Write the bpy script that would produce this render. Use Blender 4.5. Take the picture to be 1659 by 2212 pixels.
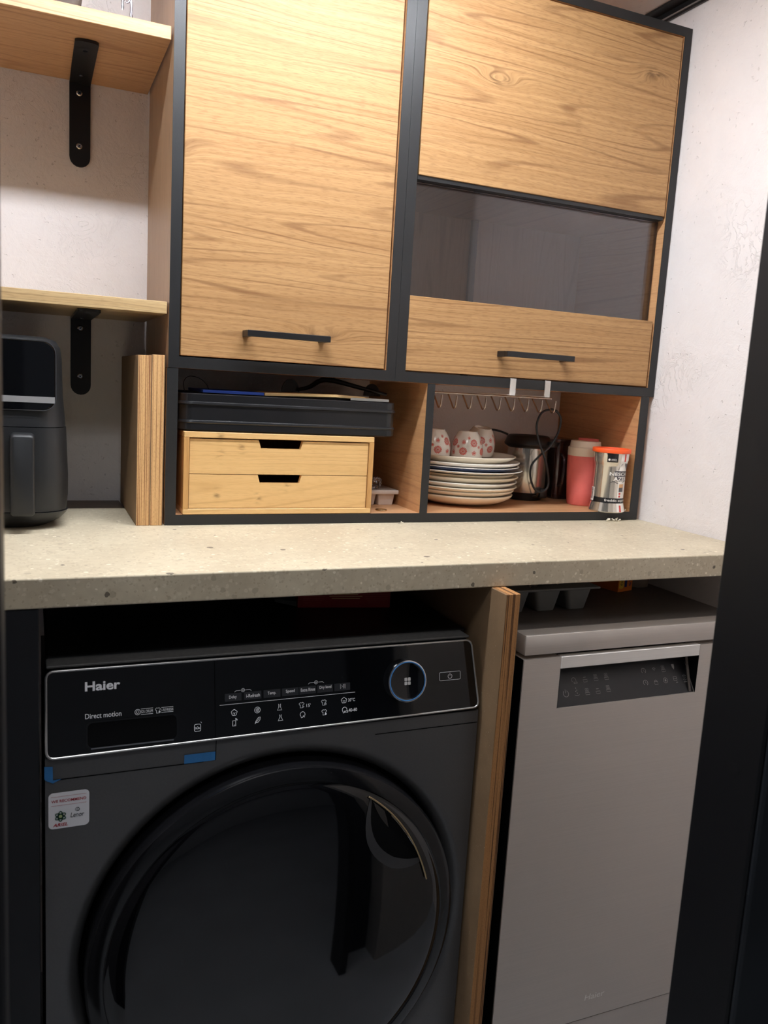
import bpy, bmesh, math, random
from mathutils import Vector, Matrix
R = random.Random(7)
for o in list(bpy.data.objects): bpy.data.objects.remove(o)
SC = bpy.context.scene
COL = SC.collection
PI = math.pi

# ------------------------------------------------------------------ camera
CAM_F, CAM_YAW, CAM_PITCH, CAM_ROLL = 1774.97, .4089, .152, -.059
CAM_POS = Vector((-.0117, -1.0045, 1.1731))
def setup_camera():
    cd = bpy.data.cameras.new('camera'); co = bpy.data.objects.new('camera', cd); COL.objects.link(co)
    cy, sy = math.cos(CAM_YAW), math.sin(CAM_YAW); cp, sp = math.cos(CAM_PITCH), math.sin(CAM_PITCH)
    cr, sr = math.cos(CAM_ROLL), math.sin(CAM_ROLL)
    fwd = Vector((sy*cp, cy*cp, -sp)); right = Vector((cy, -sy, 0)); down = fwd.cross(right)
    r = cr*right + sr*down; d = -sr*right + cr*down
    m = Matrix.Identity(4)
    for i in range(3):
        m[i][0] = r[i]; m[i][1] = -d[i]; m[i][2] = -fwd[i]; m[i][3] = CAM_POS[i]
    co.matrix_world = m
    cd.sensor_width = 36; cd.sensor_fit = 'AUTO'; cd.lens = CAM_F/2212*36
    cd.clip_start = .02; cd.clip_end = 50
    cd.dof.use_dof = True; cd.dof.focus_distance = 1.3; cd.dof.aperture_fstop = 8.0
    SC.camera = co
setup_camera()

# ------------------------------------------------------------------ world, lights, exposure
wd = bpy.data.worlds.new('world'); SC.world = wd; wd.use_nodes = True
wd.node_tree.nodes['Background'].inputs[0].default_value = (.5, .55, .62, 1)
wd.node_tree.nodes['Background'].inputs[1].default_value = .03
SC.view_settings.view_transform = 'Standard'; SC.view_settings.look = 'None'
SC.view_settings.gamma = 1; SC.view_settings.use_curve_mapping = False
SC.view_settings.exposure = 0.6
try: SC.cycles.diffuse_bounces = 8; SC.cycles.max_bounces = 14
except Exception: pass
LED_E, HALL_FILL_W = 76., 4.6     # radiance of the lamp diffuser, watts of the added hall fill
def area(name, loc, rot, sx, sy, w, col):
    l = bpy.data.lights.new(name, 'AREA'); l.shape = 'RECTANGLE'; l.size = sx; l.size_y = sy
    l.energy = w; l.color = col
    o = bpy.data.objects.new(name, l); COL.objects.link(o); o.location = loc; o.rotation_euler = rot
    return o
LED_X, LED_Y, LED_Z, LED_LEN, LED_WID = .30, -.018, 1.921, .88, .045
area('hall_fill_light', (.0, -.86, 2.17), (0, 0, 0), .3, .3, HALL_FILL_W, (.92, .96, 1))  # fill light added from the unseen hallway to brighten the appliances

# ------------------------------------------------------------------ helpers
def lin(c): return tuple(((v/255)/12.92 if v/255 <= .04045 else ((v/255+.055)/1.055)**2.4) for v in c) + (1,)
WL = {}
def thing(name, label, cat, loc, group=None, kind=None):
    o = bpy.data.objects.new(name, None); COL.objects.link(o); o.location = loc; o.empty_display_size = .03
    o['label'] = label; o['category'] = cat
    if group: o['group'] = group
    if kind: o['kind'] = kind
    WL[o.name] = Vector(loc); return o
def obj(name, bm, m, parent=None, smooth=None, label=None, kind=None):
    off = WL[parent.name] if parent else Vector((0, 0, 0))
    bm.normal_update()
    if parent: bmesh.ops.translate(bm, verts=bm.verts, vec=-off)
    me = bpy.data.meshes.new(name); bm.to_mesh(me); bm.free()
    if isinstance(m, (list, tuple)):
        for k in m: me.materials.append(k)
    else: me.materials.append(m)
    o = bpy.data.objects.new(name, me); COL.objects.link(o)
    if parent: o.parent = parent
    WL[o.name] = off
    if smooth:
        me.shade_smooth()
        try: me.set_sharp_from_angle(angle=math.radians(smooth))
        except Exception: pass
    if label: o['label'] = label
    if kind: o['kind'] = kind
    return o
def solo(name, bm, m, label, cat, group=None, smooth=None, origin=None, kind=None):
    """a thing that is one mesh, its origin at its base"""
    if origin is None:
        xs = [v.co for v in bm.verts]
        origin = (sum(v.x for v in xs)/len(xs), sum(v.y for v in xs)/len(xs), min(v.z for v in xs))
    origin = Vector(origin)
    bmesh.ops.translate(bm, verts=bm.verts, vec=-origin)
    o = obj(name, bm, m, None, smooth); o.location = origin; WL[o.name] = origin
    o['label'] = label; o['category'] = cat
    if group: o['group'] = group
    if kind: o['kind'] = kind
    return o
def struct(name, bm, m, label=None, smooth=None):
    o = obj(name, bm, m, None, smooth); o['kind'] = 'structure'
    if label: o['label'] = label
    return o
def NB(): return bmesh.new()
def box(bm, x0, x1, y0, y1, z0, z1, bev=0, seg=2):
    vs = [bm.verts.new((x, y, z)) for x in (x0, x1) for y in (y0, y1) for z in (z0, z1)]
    fs = [bm.faces.new([vs[i] for i in f]) for f in ((0,1,3,2),(4,6,7,5),(0,4,5,1),(2,3,7,6),(0,2,6,4),(1,5,7,3))]
    if bev:
        es = set(e for f in fs for e in f.edges)
        bmesh.ops.bevel(bm, geom=list(es), offset=bev, segments=seg, affect='EDGES', profile=.5)
    return bm
def B(*a, **k): return box(NB(), *a, **k)
def lathe(bm, prof, c, n=48, axis='z', close=False):
    """prof: list of (r, h); revolved about an axis through c"""
    c = Vector(c); rings = []
    for r, h in prof:
        ring = []
        if r < 1e-6:
            p = {'z': (0,0,h), 'y': (0,h,0), 'x': (h,0,0)}[axis]
            ring = [bm.verts.new(c+Vector(p))]
        else:
            for i in range(n):
                a = 2*PI*i/n; u, v = r*math.cos(a), r*math.sin(a)
                p = {'z': (u,v,h), 'y': (u,h,v), 'x': (h,u,v)}[axis]
                ring.append(bm.verts.new(c+Vector(p)))
        rings.append(ring)
    prs = list(zip(rings, rings[1:]))
    if close: prs.append((rings[-1], rings[0]))
    for A, Bq in prs:
        for i in range(n):
            j = (i+1) % n
            a = [A[i % len(A)], A[j % len(A)], Bq[j % len(Bq)], Bq[i % len(Bq)]]
            q = []
            for v in a:
                if v not in q: q.append(v)
            if len(q) >= 3:
                try: bm.faces.new(q)
                except ValueError: pass
    bmesh.ops.recalc_face_normals(bm, faces=bm.faces)
    return bm
def tube(bm, pts, r, n=8, closed=False):
    pts = [Vector(p) for p in pts]; m = len(pts); rings = []
    up = Vector((.13, .27, .95)); prevn = None
    for i in range(m):
        a = pts[(i-1) % m] if (closed or i > 0) else pts[i]
        b = pts[(i+1) % m] if (closed or i < m-1) else pts[i]
        t = (b-a).normalized()
        nn = (prevn - t*prevn.dot(t)) if prevn else (up - t*up.dot(t))
        if nn.length < 1e-5: nn = t.orthogonal()
        nn.normalize(); prevn = nn; bb = t.cross(nn)
        rr = r[i] if isinstance(r, (list, tuple)) else r
        rings.append([bm.verts.new(pts[i]+(nn*math.cos(2*PI*k/n)+bb*math.sin(2*PI*k/n))*rr) for k in range(n)])
    prs = list(zip(rings, rings[1:]))
    if closed: prs.append((rings[-1], rings[0]))
    for A, Bq in prs:
        for k in range(n):
            bm.faces.new((A[k], A[(k+1) % n], Bq[(k+1) % n], Bq[k]))
    if not closed:
        bm.faces.new(rings[0][::-1]); bm.faces.new(rings[-1])
    bmesh.ops.recalc_face_normals(bm, faces=bm.faces)
    return bm
def spline(pts, k=6, closed=False):
    pts = [Vector(p) for p in pts]; n = len(pts); out = []
    rng = range(n) if closed else range(n-1)
    for i in rng:
        p0 = pts[(i-1) % n] if (closed or i > 0) else pts[i]
        p1 = pts[i]; p2 = pts[(i+1) % n]
        p3 = pts[(i+2) % n] if (closed or i+2 < n) else p2
        for s in range(k):
            t = s/k
            out.append(.5*((2*p1)+(-p0+p2)*t+(2*p0-5*p1+4*p2-p3)*t*t+(-p0+3*p1-3*p2+p3)*t**3))
    if not closed: out.append(pts[-1])
    return out
def rr2(x0, x1, y0, y1, r, n=6):
    """rounded rectangle outline, counter-clockwise"""
    o = []
    for cx, cy, a0 in ((x1-r, y1-r, 0), (x0+r, y1-r, PI/2), (x0+r, y0+r, PI), (x1-r, y0+r, 1.5*PI)):
        for i in range(n+1):
            a = a0+PI/2*i/n; o.append((cx+r*math.cos(a), cy+r*math.sin(a)))
    return o
def loft(bm, secs, caps=True):
    """secs: list of lists of 3d points with the same count"""
    rings = [[bm.verts.new(p) for p in s] for s in secs]; n = len(rings[0])
    for A, Bq in zip(rings, rings[1:]):
        for i in range(n): bm.faces.new((A[i], A[(i+1) % n], Bq[(i+1) % n], Bq[i]))
    if caps: bm.faces.new(rings[0][::-1]); bm.faces.new(rings[-1])
    bmesh.ops.recalc_face_normals(bm, faces=bm.faces)
    return bm
def loftz(bm, secs, caps=True, n=6):
    return loft(bm, [[(x, y, z) for x, y in rr2(x0, x1, y0, y1, r, n)] for (x0, x1, y0, y1, r, z) in secs], caps)
def prism_xz(bm, pts, y0, y1):
    return loft(bm, [[(x, y0, z) for x, z in pts], [(x, y1, z) for x, z in pts]])
# ---- flat print: 2-D shapes mapped onto a surface
class D2:
    def __init__(s): s.v = []; s.f = []
    def poly(s, pts):
        b = len(s.v); s.v += list(pts); s.f.append(tuple(range(b, b+len(pts)))); return s
    def rect(s, x0, x1, y0, y1, nx=1, ny=1):
        for i in range(nx):
            for j in range(ny):
                a, b_ = x0+(x1-x0)*i/nx, x0+(x1-x0)*(i+1)/nx; c, d = y0+(y1-y0)*j/ny, y0+(y1-y0)*(j+1)/ny
                s.poly([(a, c), (b_, c), (b_, d), (a, d)])
        return s
    def disc(s, x, y, r, n=14, ry=None): return s.poly([(x+r*math.cos(2*PI*i/n), y+(ry or r)*math.sin(2*PI*i/n)) for i in range(n)])
    def stroke(s, pts, w, closed=False):
        m = len(pts); b = len(s.v)
        for i in range(m):
            a = pts[(i-1) % m] if (closed or i > 0) else pts[i]; c = pts[(i+1) % m] if (closed or i < m-1) else pts[i]
            dx, dy = c[0]-a[0], c[1]-a[1]; l = math.hypot(dx, dy) or 1; nx, ny = -dy/l*w/2, dx/l*w/2
            s.v += [(pts[i][0]+nx, pts[i][1]+ny), (pts[i][0]-nx, pts[i][1]-ny)]
        for i in range(m if closed else m-1):
            j = (i+1) % m; s.f.append((b+2*i, b+2*i+1, b+2*j+1, b+2*j))
        return s
    def ring(s, x, y, r, w, a0=0, a1=2*PI, n=20):
        full = abs(a1-a0-2*PI) < 1e-6
        pts = [(x+r*math.cos(a0+(a1-a0)*i/n), y+r*math.sin(a0+(a1-a0)*i/n)) for i in range(n if full else n+1)]
        return s.stroke(pts, w, full)
    def text(s, body, x0, x1, yc, h=None, bold=0, shear=0, align='fit'):
        cu = bpy.data.curves.new('t', 'FONT'); cu.body = body; cu.size = 1; cu.resolution_u = 3; cu.offset = bold; cu.shear = shear
        to = bpy.data.objects.new('t', cu); COL.objects.link(to)
        dg = bpy.context.evaluated_depsgraph_get(); dg.update()
        me = bpy.data.meshes.new_from_object(to.evaluated_get(dg))
        vs = [(v.co.x, v.co.y) for v in me.vertices]; fs = [tuple(p.vertices) for p in me.polygons]
        bpy.data.objects.remove(to); bpy.data.curves.remove(cu); bpy.data.meshes.remove(me)
        if not vs: return s
        mx0, mx1 = min(v[0] for v in vs), max(v[0] for v in vs); my0, my1 = min(v[1] for v in vs), max(v[1] for v in vs)
        k = (x1-x0)/(mx1-mx0); ky = (h/(my1-my0)) if h else k
        b = len(s.v); s.v += [(x0+(v[0]-mx0)*k, yc+(v[1]-(my0+my1)/2)*ky) for v in vs]
        s.f += [tuple(b+i for i in f) for f in fs]; return s
    def build(s, name, m, parent, mp, label=None):
        bm = NB(); vs = [bm.verts.new(mp(x, y)) for x, y in s.v]
        for f in s.f:
            try: bm.faces.new([vs[i] for i in f])
            except ValueError: pass
        return obj(name, bm, m, parent, label=label)

# ------------------------------------------------------------------ materials
class G:
    def __init__(s, name):
        s.m = bpy.data.materials.new(name); s.m.use_nodes = True; s.t = s.m.node_tree; s.t.nodes.clear()
        s.out = s.n('ShaderNodeOutputMaterial')
    def n(s, ty): return s.t.nodes.new(ty)
    def put(s, i, v):
        if isinstance(v, bpy.types.NodeSocket): s.t.links.new(v, i)
        elif v is not None: i.default_value = v
    def math(s, op, a, b=None, c=None, clamp=False):
        q = s.n('ShaderNodeMath'); q.operation = op; q.use_clamp = clamp; s.put(q.inputs[0], a); s.put(q.inputs[1], b); s.put(q.inputs[2], c); return q.outputs[0]
    def xyz(s, x, y, z):
        q = s.n('ShaderNodeCombineXYZ'); s.put(q.inputs[0], x); s.put(q.inputs[1], y); s.put(q.inputs[2], z); return q.outputs[0]
    def coords(s, kind='Object'):
        q = s.n('ShaderNodeTexCoord'); p = s.n('ShaderNodeSeparateXYZ'); s.t.links.new(q.outputs[kind], p.inputs[0])
        return q.outputs[kind], p.outputs[0], p.outputs[1], p.outputs[2]
    def noise(s, vec, scale=1, detail=2, rough=.5, dist=0):
        q = s.n('ShaderNodeTexNoise'); s.put(q.inputs['Vector'], vec); q.inputs['Scale'].default_value = scale
        q.inputs['Detail'].default_value = detail; q.inputs['Roughness'].default_value = rough; q.inputs['Distortion'].default_value = dist
        return q.outputs['Fac']
    def voronoi(s, vec, scale, feature='F1'):
        q = s.n('ShaderNodeTexVoronoi'); q.feature = feature; s.put(q.inputs['Vector'], vec); q.inputs['Scale'].default_value = scale
        return q.outputs['Distance'], q.outputs['Color']
    def ramp(s, f, stops):
        q = s.n('ShaderNodeValToRGB'); s.put(q.inputs[0], f); e = q.color_ramp.elements
        while len(e) < len(stops): e.new(.5)
        for el, (p, c) in zip(e, stops):
            el.position = p; el.color = c if isinstance(c, tuple) else (c, c, c, 1)
        return q.outputs[0]
    def mix(s, f, a, b, mode='MIX'):
        q = s.n('ShaderNodeMix'); q.data_type = 'RGBA'; q.blend_type = mode
        s.put(q.inputs[0], f); s.put(q.inputs[6], a); s.put(q.inputs[7], b); return q.outputs[2]
    def bump(s, h, strength=.3, dist=.001):
        q = s.n('ShaderNodeBump'); q.inputs['Strength'].default_value = strength; q.inputs['Distance'].default_value = dist; s.put(q.inputs['Height'], h); return q.outputs[0]
    def bsdf(s, col, rough=.5, metal=0, spec=.5, normal=None, coat=0, emit=None, estr=0, aniso=0):
        q = s.n('ShaderNodeBsdfPrincipled'); s.put(q.inputs['Base Color'], col); s.put(q.inputs['Roughness'], rough)
        s.put(q.inputs['Metallic'], metal); s.put(q.inputs['Specular IOR Level'], spec); s.put(q.inputs['Coat Weight'], coat)
        q.inputs['Coat Roughness'].default_value = .03
        if normal is not None: s.put(q.inputs['Normal'], normal)
        if emit: q.inputs['Emission Color'].default_value = emit; q.inputs['Emission Strength'].default_value = estr
        s.t.links.new(q.outputs[0], s.out.inputs[0]); return q
def plain(name, c, rough=.5, metal=0, spec=.5, coat=0, var=.06, nscale=30, bscale=None, bstr=.15, bdist=.0004, emit=0):
    g = G(name); v, x, y, z = g.coords(); col = lin(c)
    f = g.noise(v, nscale, 3)
    d = tuple(k*(1-var) for k in col[:3])+(1,); l = tuple(min(1, k*(1+var)) for k in col[:3])+(1,)
    cc = g.ramp(f, [(.3, d), (.7, l)])
    nm = g.bump(g.noise(v, bscale, 3), bstr, bdist) if bscale else None
    g.bsdf(cc, rough, metal, spec, nm, coat, emit=lin(c) if emit else None, estr=emit)
    return g.m
def wood(name, light, mid, dark, axis='x', knots=(), rough=.42, freq=1., spec=.4, seed=0, contrast=1.):
    g = G(name); v0, x, y, z = g.coords()
    if axis == 'x': u = x; v = g.math('ADD', z, g.math('MULTIPLY', y, .83))
    elif axis == 'y': u = y; v = g.math('ADD', z, g.math('MULTIPLY', x, .83))
    else: u = z; v = g.math('ADD', x, g.math('MULTIPLY', y, .83))
    u = g.math('ADD', u, seed*3.7); 
    w1 = g.noise(g.xyz(g.math('MULTIPLY', u, 1.6), g.math('MULTIPLY', v, 5.), seed), 1, 2)
    v1 = g.math('ADD', v, g.math('MULTIPLY', g.math('SUBTRACT', w1, .5), .036))
    w2 = g.noise(g.xyz(g.math('MULTIPLY', u, 9), g.math('MULTIPLY', v, 25.), seed+5), 1, 2)
    v1 = g.math('ADD', v1, g.math('MULTIPLY', g.math('SUBTRACT', w2, .5), .004))
    kmask = None
    for ku, kv, su, sv, amp in knots:
        du = g.math('DIVIDE', g.math('SUBTRACT', u, ku+seed*3.7), su); dv = g.math('DIVIDE', g.math('SUBTRACT', v, kv), sv)
        gg = g.math('EXPONENT', g.math('MULTIPLY', g.math('ADD', g.math('MULTIPLY', du, du), g.math('MULTIPLY', dv, dv)), -1.))
        v1 = g.math('ADD', v1, g.math('MULTIPLY', gg, amp))
        kmask = gg if kmask is None else g.math('MAXIMUM', kmask, gg)
    st = g.noise(g.xyz(g.math('MULTIPLY', u, 1.8), g.math('MULTIPLY', v1, 190*freq), seed), 1, 4, .6)
    st = g.ramp(st, [(.36, 0.), (.66, 1.)])
    big = g.ramp(g.noise(g.xyz(g.math('MULTIPLY', u, .9), g.math('MULTIPLY', v1, 42*freq), seed+2), 1, 2), [(.35, 0.), (.68, 1.)])
    ct = g.noise(g.xyz(g.math('MULTIPLY', u, .45), g.math('MULTIPLY', v1, 11*freq), seed+9), 1, 1)
    ln = g.math('SINE', g.math('MULTIPLY', ct, 120.)); ln = g.ramp(ln, [(.70, 0.), (1., 1.)])
    br = g.ramp(g.noise(g.xyz(g.math('MULTIPLY', u, 3), g.math('MULTIPLY', v1, 35), seed+3), 1, 2), [(.34, .1), (.6, 1.)])
    ln = g.math('MULTIPLY', ln, br)
    pore = g.ramp(g.noise(g.xyz(g.math('MULTIPLY', u, 35), g.math('MULTIPLY', v1, 1300*freq), seed), 1, 2), [(.56, 0.), (.70, 1.)])
    c = g.mix(g.math('MULTIPLY', st, .75*contrast), lin(light), lin(mid))
    c = g.mix(g.math('MULTIPLY', big, .25*contrast), c, lin(mid))
    c = g.mix(g.math('MULTIPLY', ln, .6*contrast), c, lin(dark))
    fib = g.ramp(g.noise(g.xyz(g.math('MULTIPLY', u, 55), g.math('MULTIPLY', v1, 520), seed+4), 1, 2), [(.5, 0.), (.66, 1.)])
    c = g.mix(g.math('MULTIPLY', fib, .30*contrast), c, lin(dark))
    c = g.mix(g.math('MULTIPLY', pore, .18*contrast), c, lin(dark))
    if kmask is not None:
        kk = g.math('MULTIPLY', g.math('POWER', kmask, 2.), g.ramp(g.noise(g.xyz(g.math('MULTIPLY', u, 40), g.math('MULTIPLY', v1, 160), 1), 1, 3), [(.45, 0.), (.62, 1.)]))
        c = g.mix(g.math('MULTIPLY', kk, .7), c, lin(tuple(k*.62 for k in dark)))
    nm = g.bump(g.math('ADD', st, pore), .12, .0003)
    g.bsdf(c, rough, 0, spec, nm); return g.m
LW = dict(light=(182, 143, 98), mid=(154, 114, 72), dark=(106, 70, 42))
M = {}
M['door_oak'] = wood('door_oak', **LW, knots=((.247, .067, .055, .014, .022), (-.0, .33, .03, .02, .02)), rough=.46, spec=.3)
M['flap_oak'] = wood('flap_oak', **LW, knots=((.165, .527, .045, .014, .024), (.50, .60, .05, .016, -.022)), rough=.46, spec=.3, seed=2)
M['flap_oak_low'] = wood('flap_oak_low', **LW, rough=.46, spec=.3, seed=4)
M['panel_oak'] = wood('panel_oak', (178, 148, 118), (158, 127, 98), (128, 100, 76), axis='z', seed=1, contrast=.8)
M['shelf_oak'] = wood('shelf_oak', (204, 162, 120), (184, 138, 98), (140, 96, 64), axis='x', seed=3, contrast=.9)
M['shelf_grey'] = wood('shelf_grey', (196, 168, 124), (176, 146, 102), (130, 102, 70), axis='x', seed=6, contrast=.9)
M['in_oak'] = wood('in_oak', (205, 158, 112), (188, 140, 96), (150, 106, 68), axis='y', seed=5, contrast=.7)
M['base_oak'] = wood('base_oak', (205, 158, 116), (184, 134, 92), (140, 92, 60), axis='x', seed=8, contrast=.9)
M['shaded_plank'] = wood('shaded_plank', (112, 90, 72), (92, 73, 58), (70, 54, 42), axis='x', seed=9)  # brown plank, with the shadow behind the worktop put into its dark colour
M['hardboard'] = wood('hardboard', (180, 152, 126), (166, 138, 112), (138, 112, 90), axis='z', seed=10, contrast=.6)
M['bamboo'] = wood('bamboo', (222, 182, 124), (208, 164, 104), (170, 124, 70), axis='x', seed=7, freq=.7, contrast=.5, rough=.4,
                   knots=((.055, .035, .008, .012, .0), (.06, .10, .008, .012, .0), (.125, .03, .008, .012, 0.), (.175, .052, .008, .012, 0.), (.095, .112, .009, .012, 0.), (.058, .13, .008, .008, 0.)))
M['bamboo_side'] = wood('bamboo_side', (200, 154, 96), (182, 134, 78), (150, 104, 56), axis='z', seed=11, contrast=.7)
def black_edge(name, c=(24, 24, 25), rough=.42):
    g = G(name); v, x, y, z = g.coords()
    f = g.noise(v, 1400, 2); sc = g.noise(v, 55, 4, .7)
    col = g.mix(g.ramp(f, [(.35, 0.), (.7, 1.)]), lin(c), lin(tuple(k*1.25 for k in c)))
    col = g.mix(g.math('MULTIPLY', g.ramp(sc, [(.73, 0.), (.76, 1.)]), .35), col, lin((150, 145, 138)))
    g.bsdf(col, rough, 0, .5, g.bump(f, .35, .0003)); return g.m
M['black'] = black_edge('black_edge')
M['blackpaint'] = plain('black_paint', (22, 22, 24), .38, spec=.5, bscale=900, bstr=.1)
M['ply'] = None
def plymat(name, face, e1, e2, e3, freq=420, k=1.):
    g = G(name); v, x, y, z = g.coords()
    st = g.noise(g.xyz(g.math('MULTIPLY', x, freq), g.math('MULTIPLY', y, .6), g.math('MULTIPLY', z, 1.1)), 1, 2, .5)
    c = g.ramp(st, [(.34, lin(e2)), (.42, lin(e1)), (.52, lin(e1)), (.57, lin(e3)), (.66, lin(e1)), (.75, lin(e2))])
    fine = g.noise(g.xyz(g.math('MULTIPLY', x, 900), g.math('MULTIPLY', y, 300), g.math('MULTIPLY', z, 300)), 1, 3)
    c = g.mix(g.math('MULTIPLY', g.ramp(fine, [(.5, 0.), (.7, 1.)]), .25), c, lin(tuple(q*.6 for q in e2)))
    fc = g.noise(v, 18, 4, .65); fcol = g.mix(fc, lin(tuple(q*.86 for q in face)), lin(tuple(min(255, q*1.12) for q in face)))
    spk = g.ramp(g.noise(v, 420, 2), [(.70, 0.), (.76, 1.)]); fcol = g.mix(g.math('MULTIPLY', spk, .5), fcol, lin((215, 200, 175)))
    nn = g.n('ShaderNodeNewGeometry'); sp = g.n('ShaderNodeSeparateXYZ'); g.t.links.new(nn.outputs['True Normal'], sp.inputs[0])
    isf = g.math('GREATER_THAN', g.math('ABSOLUTE', sp.outputs[0]), .7)
    g.bsdf(g.mix(isf, c, fcol), .7, 0, .25, g.bump(fine, .3, .0005)); return g.m
M['ply'] = plymat('plywood', (150, 122, 92), (206, 164, 112), (150, 98, 62), (120, 72, 44))
M['ply_dark'] = plymat('plywood_dark', (138, 112, 84), (178, 128, 80), (92, 60, 38), (70, 44, 28), freq=190)
def stone():
    g = G('worktop_stone'); v, x, y, z = g.coords()
    base = g.mix(g.ramp(g.noise(v, 7, 4, .6), [(.35, 0.), (.68, 1.)]), lin((208, 196, 170)), lin((190, 177, 152)))
    base = g.mix(g.math('MULTIPLY', g.ramp(g.noise(v, 90, 3), [(.45, 0.), (.7, 1.)]), .25), base, lin((168, 152, 126)))
    wv = g.n('ShaderNodeVectorMath'); wv.operation = 'ADD'; g.put(wv.inputs[0], v)
    nz = g.n('ShaderNodeTexNoise'); g.put(nz.inputs['Vector'], v); nz.inputs['Scale'].default_value = 160
    sc_ = g.n('ShaderNodeVectorMath'); sc_.operation = 'SCALE'; g.t.links.new(nz.outputs['Color'], sc_.inputs[0]); sc_.inputs['Scale'].default_value = .005
    g.t.links.new(sc_.outputs[0], wv.inputs[1]); vv = wv.outputs[0]
    def chips(scale, thr, keep, col, c, amt=1.):
        d, cc = g.voronoi(vv, scale); sp = g.n('ShaderNodeSeparateColor'); g.t.links.new(cc, sp.inputs[0])
        m = g.math('MULTIPLY', g.math('LESS_THAN', d, g.math('MULTIPLY', sp.outputs[1], thr)), g.math('GREATER_THAN', sp.outputs[0], keep))
        return g.mix(g.math('MULTIPLY', m, amt), c, lin(col))
    c = chips(170, .5, .55, (220, 209, 186), base, .5)
    c = chips(210, .5, .55, (176, 160, 134), c, .6)
    c = chips(75, .32, .80, (156, 142, 120), c, .5)
    c = chips(40, .21, .80, (98, 88, 76), c, .9)
    c = chips(100, .32, .82, (238, 228, 208), c, .8)
    g.bsdf(c, .5, 0, .4, g.bump(g.noise(v, 600, 2), .1, .0003)); return g.m
M['stone'] = stone()
def plaster(name, c):
    g = G(name); v, x, y, z = g.coords()
    a = g.noise(v, 14, 5, .7, .6); b = g.noise(v, 70, 4, .6, 1.2); pits = g.ramp(g.noise(v, 130, 2), [(.24, 1.), (.30, 0.)])
    rid = g.ramp(g.noise(v, 26, 3, .6, 2.), [(.47, 0.), (.5, 1.), (.53, 0.)])
    patch = g.ramp(g.noise(v, 5, 2), [(.5, 0.), (.7, 1.)])
    h = g.math('ADD', g.math('MULTIPLY', a, 1.2), g.math('MULTIPLY', b, .35))
    h = g.math('ADD', h, g.math('MULTIPLY', g.math('MULTIPLY', rid, patch), .32)); h = g.math('SUBTRACT', h, g.math('MULTIPLY', pits, .5))
    col = g.mix(a, lin(tuple(k*.97 for k in c)), lin(tuple(min(255, k*1.02) for k in c)))
    g.bsdf(col, .85, 0, .2, g.bump(h, .75, .003)); return g.m
M['wall'] = plaster('wall_plaster', (232, 226, 224))
M['ceil'] = plaster('ceiling_paint', (244, 242, 240))
M['hallwall'] = plain('hall_paint', (176, 178, 182), .8, var=.03)
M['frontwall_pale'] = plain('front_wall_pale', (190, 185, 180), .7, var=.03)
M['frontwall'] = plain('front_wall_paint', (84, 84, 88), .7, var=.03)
M['floor'] = plain('floor_tile', (150, 152, 156), .35, var=.08, nscale=6)
M['jamb'] = plain('jamb_black', (6, 6, 10), .5, var=.05)
M['casing'] = plain('casing_blue_grey', (30, 34, 40), .5, var=.25, nscale=12)
M['graphite'] = plain('graphite_enamel', (98, 97, 97), .38, metal=.35, spec=.5, var=.04, nscale=300)
M['dust'] = plain('dusty_graphite', (86, 84, 82), .6, var=.18, nscale=160)
M['gloss'] = plain('gloss_black', (7, 8, 11), .06, spec=.6, var=.02)
M['glossgrey'] = plain('gloss_dark_ring', (16, 16, 18), .12, spec=.6, var=.02)
M['doorglass'] = plain('door_dark_glass', (6, 6, 8), .04, spec=.75, var=.02)
M['deep'] = plain('deep_black', (4, 4, 5), .7, spec=.1, var=.02)
M['chrome'] = plain('chrome', (205, 205, 208), .18, metal=1, var=.03)
M['silvergrey'] = plain('silver_trim', (196, 194, 192), .3, metal=.8, var=.03)
M['band'] = plain('satin_band', (168, 168, 170), .3, metal=.4, var=.03)
M['gold'] = plain('warm_metal', (190, 168, 130), .25, metal=1, var=.03)
M['print'] = plain('pale_print', (246, 247, 250), .5, var=.03)
M['printdim'] = plain('dim_print', (168, 165, 162), .6, var=.05)
M['button'] = plain('panel_button', (52, 53, 57), .25, spec=.5, var=.03)
M['bluering'] = plain('blue_ring', (70, 130, 190), .3, metal=.5, var=.03)
M['tape'] = plain('blue_tape', (52, 122, 184), .6, var=.08, nscale=80)
M['sticker'] = plain('white_sticker', (246, 246, 250), .45, var=.02)
M['red'] = plain('red_ink', (186, 30, 48), .5, var=.03)
M['darkink'] = plain('dark_ink', (32, 34, 44), .5, var=.03)
M['green'] = plain('green_ink', (28, 84, 58), .5, var=.1)
M['palegreen'] = plain('pale_green_ink', (196, 210, 150), .5, var=.1)
def steel(name, c, rough, ax='x', metal=.85):
    g = G(name); v, x, y, z = g.coords()
    f = g.noise(g.xyz(g.math('MULTIPLY', x, 6 if ax == 'x' else 900), g.math('MULTIPLY', y, 6 if ax == 'x' else 900), g.math('MULTIPLY', z, 1600 if ax == 'x' else 6)), 1, 2)
    b = g.noise(v, 4, 3)
    col = g.mix(f, lin(tuple(k*.94 for k in c)), lin(tuple(min(255, k*1.04) for k in c)))
    col = g.mix(g.math('MULTIPLY', b, .2), col, lin(tuple(k*.85 for k in c)))
    g.bsdf(col, g.ramp(f, [(.2, rough*.85), (.8, rough*1.15)]), metal, .5, g.bump(f, .06, .0002)); return g.m
M['steel'] = steel('brushed_steel', (206, 196, 187), .45, metal=.35)
M['steel_lt'] = steel('brushed_steel_light', (244, 239, 233), .4, metal=.2)  # paler steel: lamp light painted on the grip bar; also the door lettering
M['steel_pot'] = steel('polished_steel', (206, 200, 190), .16, 'z')
M['tin'] = steel('tin_can', (222, 216, 204), .13, 'z')
M['dwtop'] = plain('dishwasher_top', (92, 84, 79), .5, var=.08, nscale=200)
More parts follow.
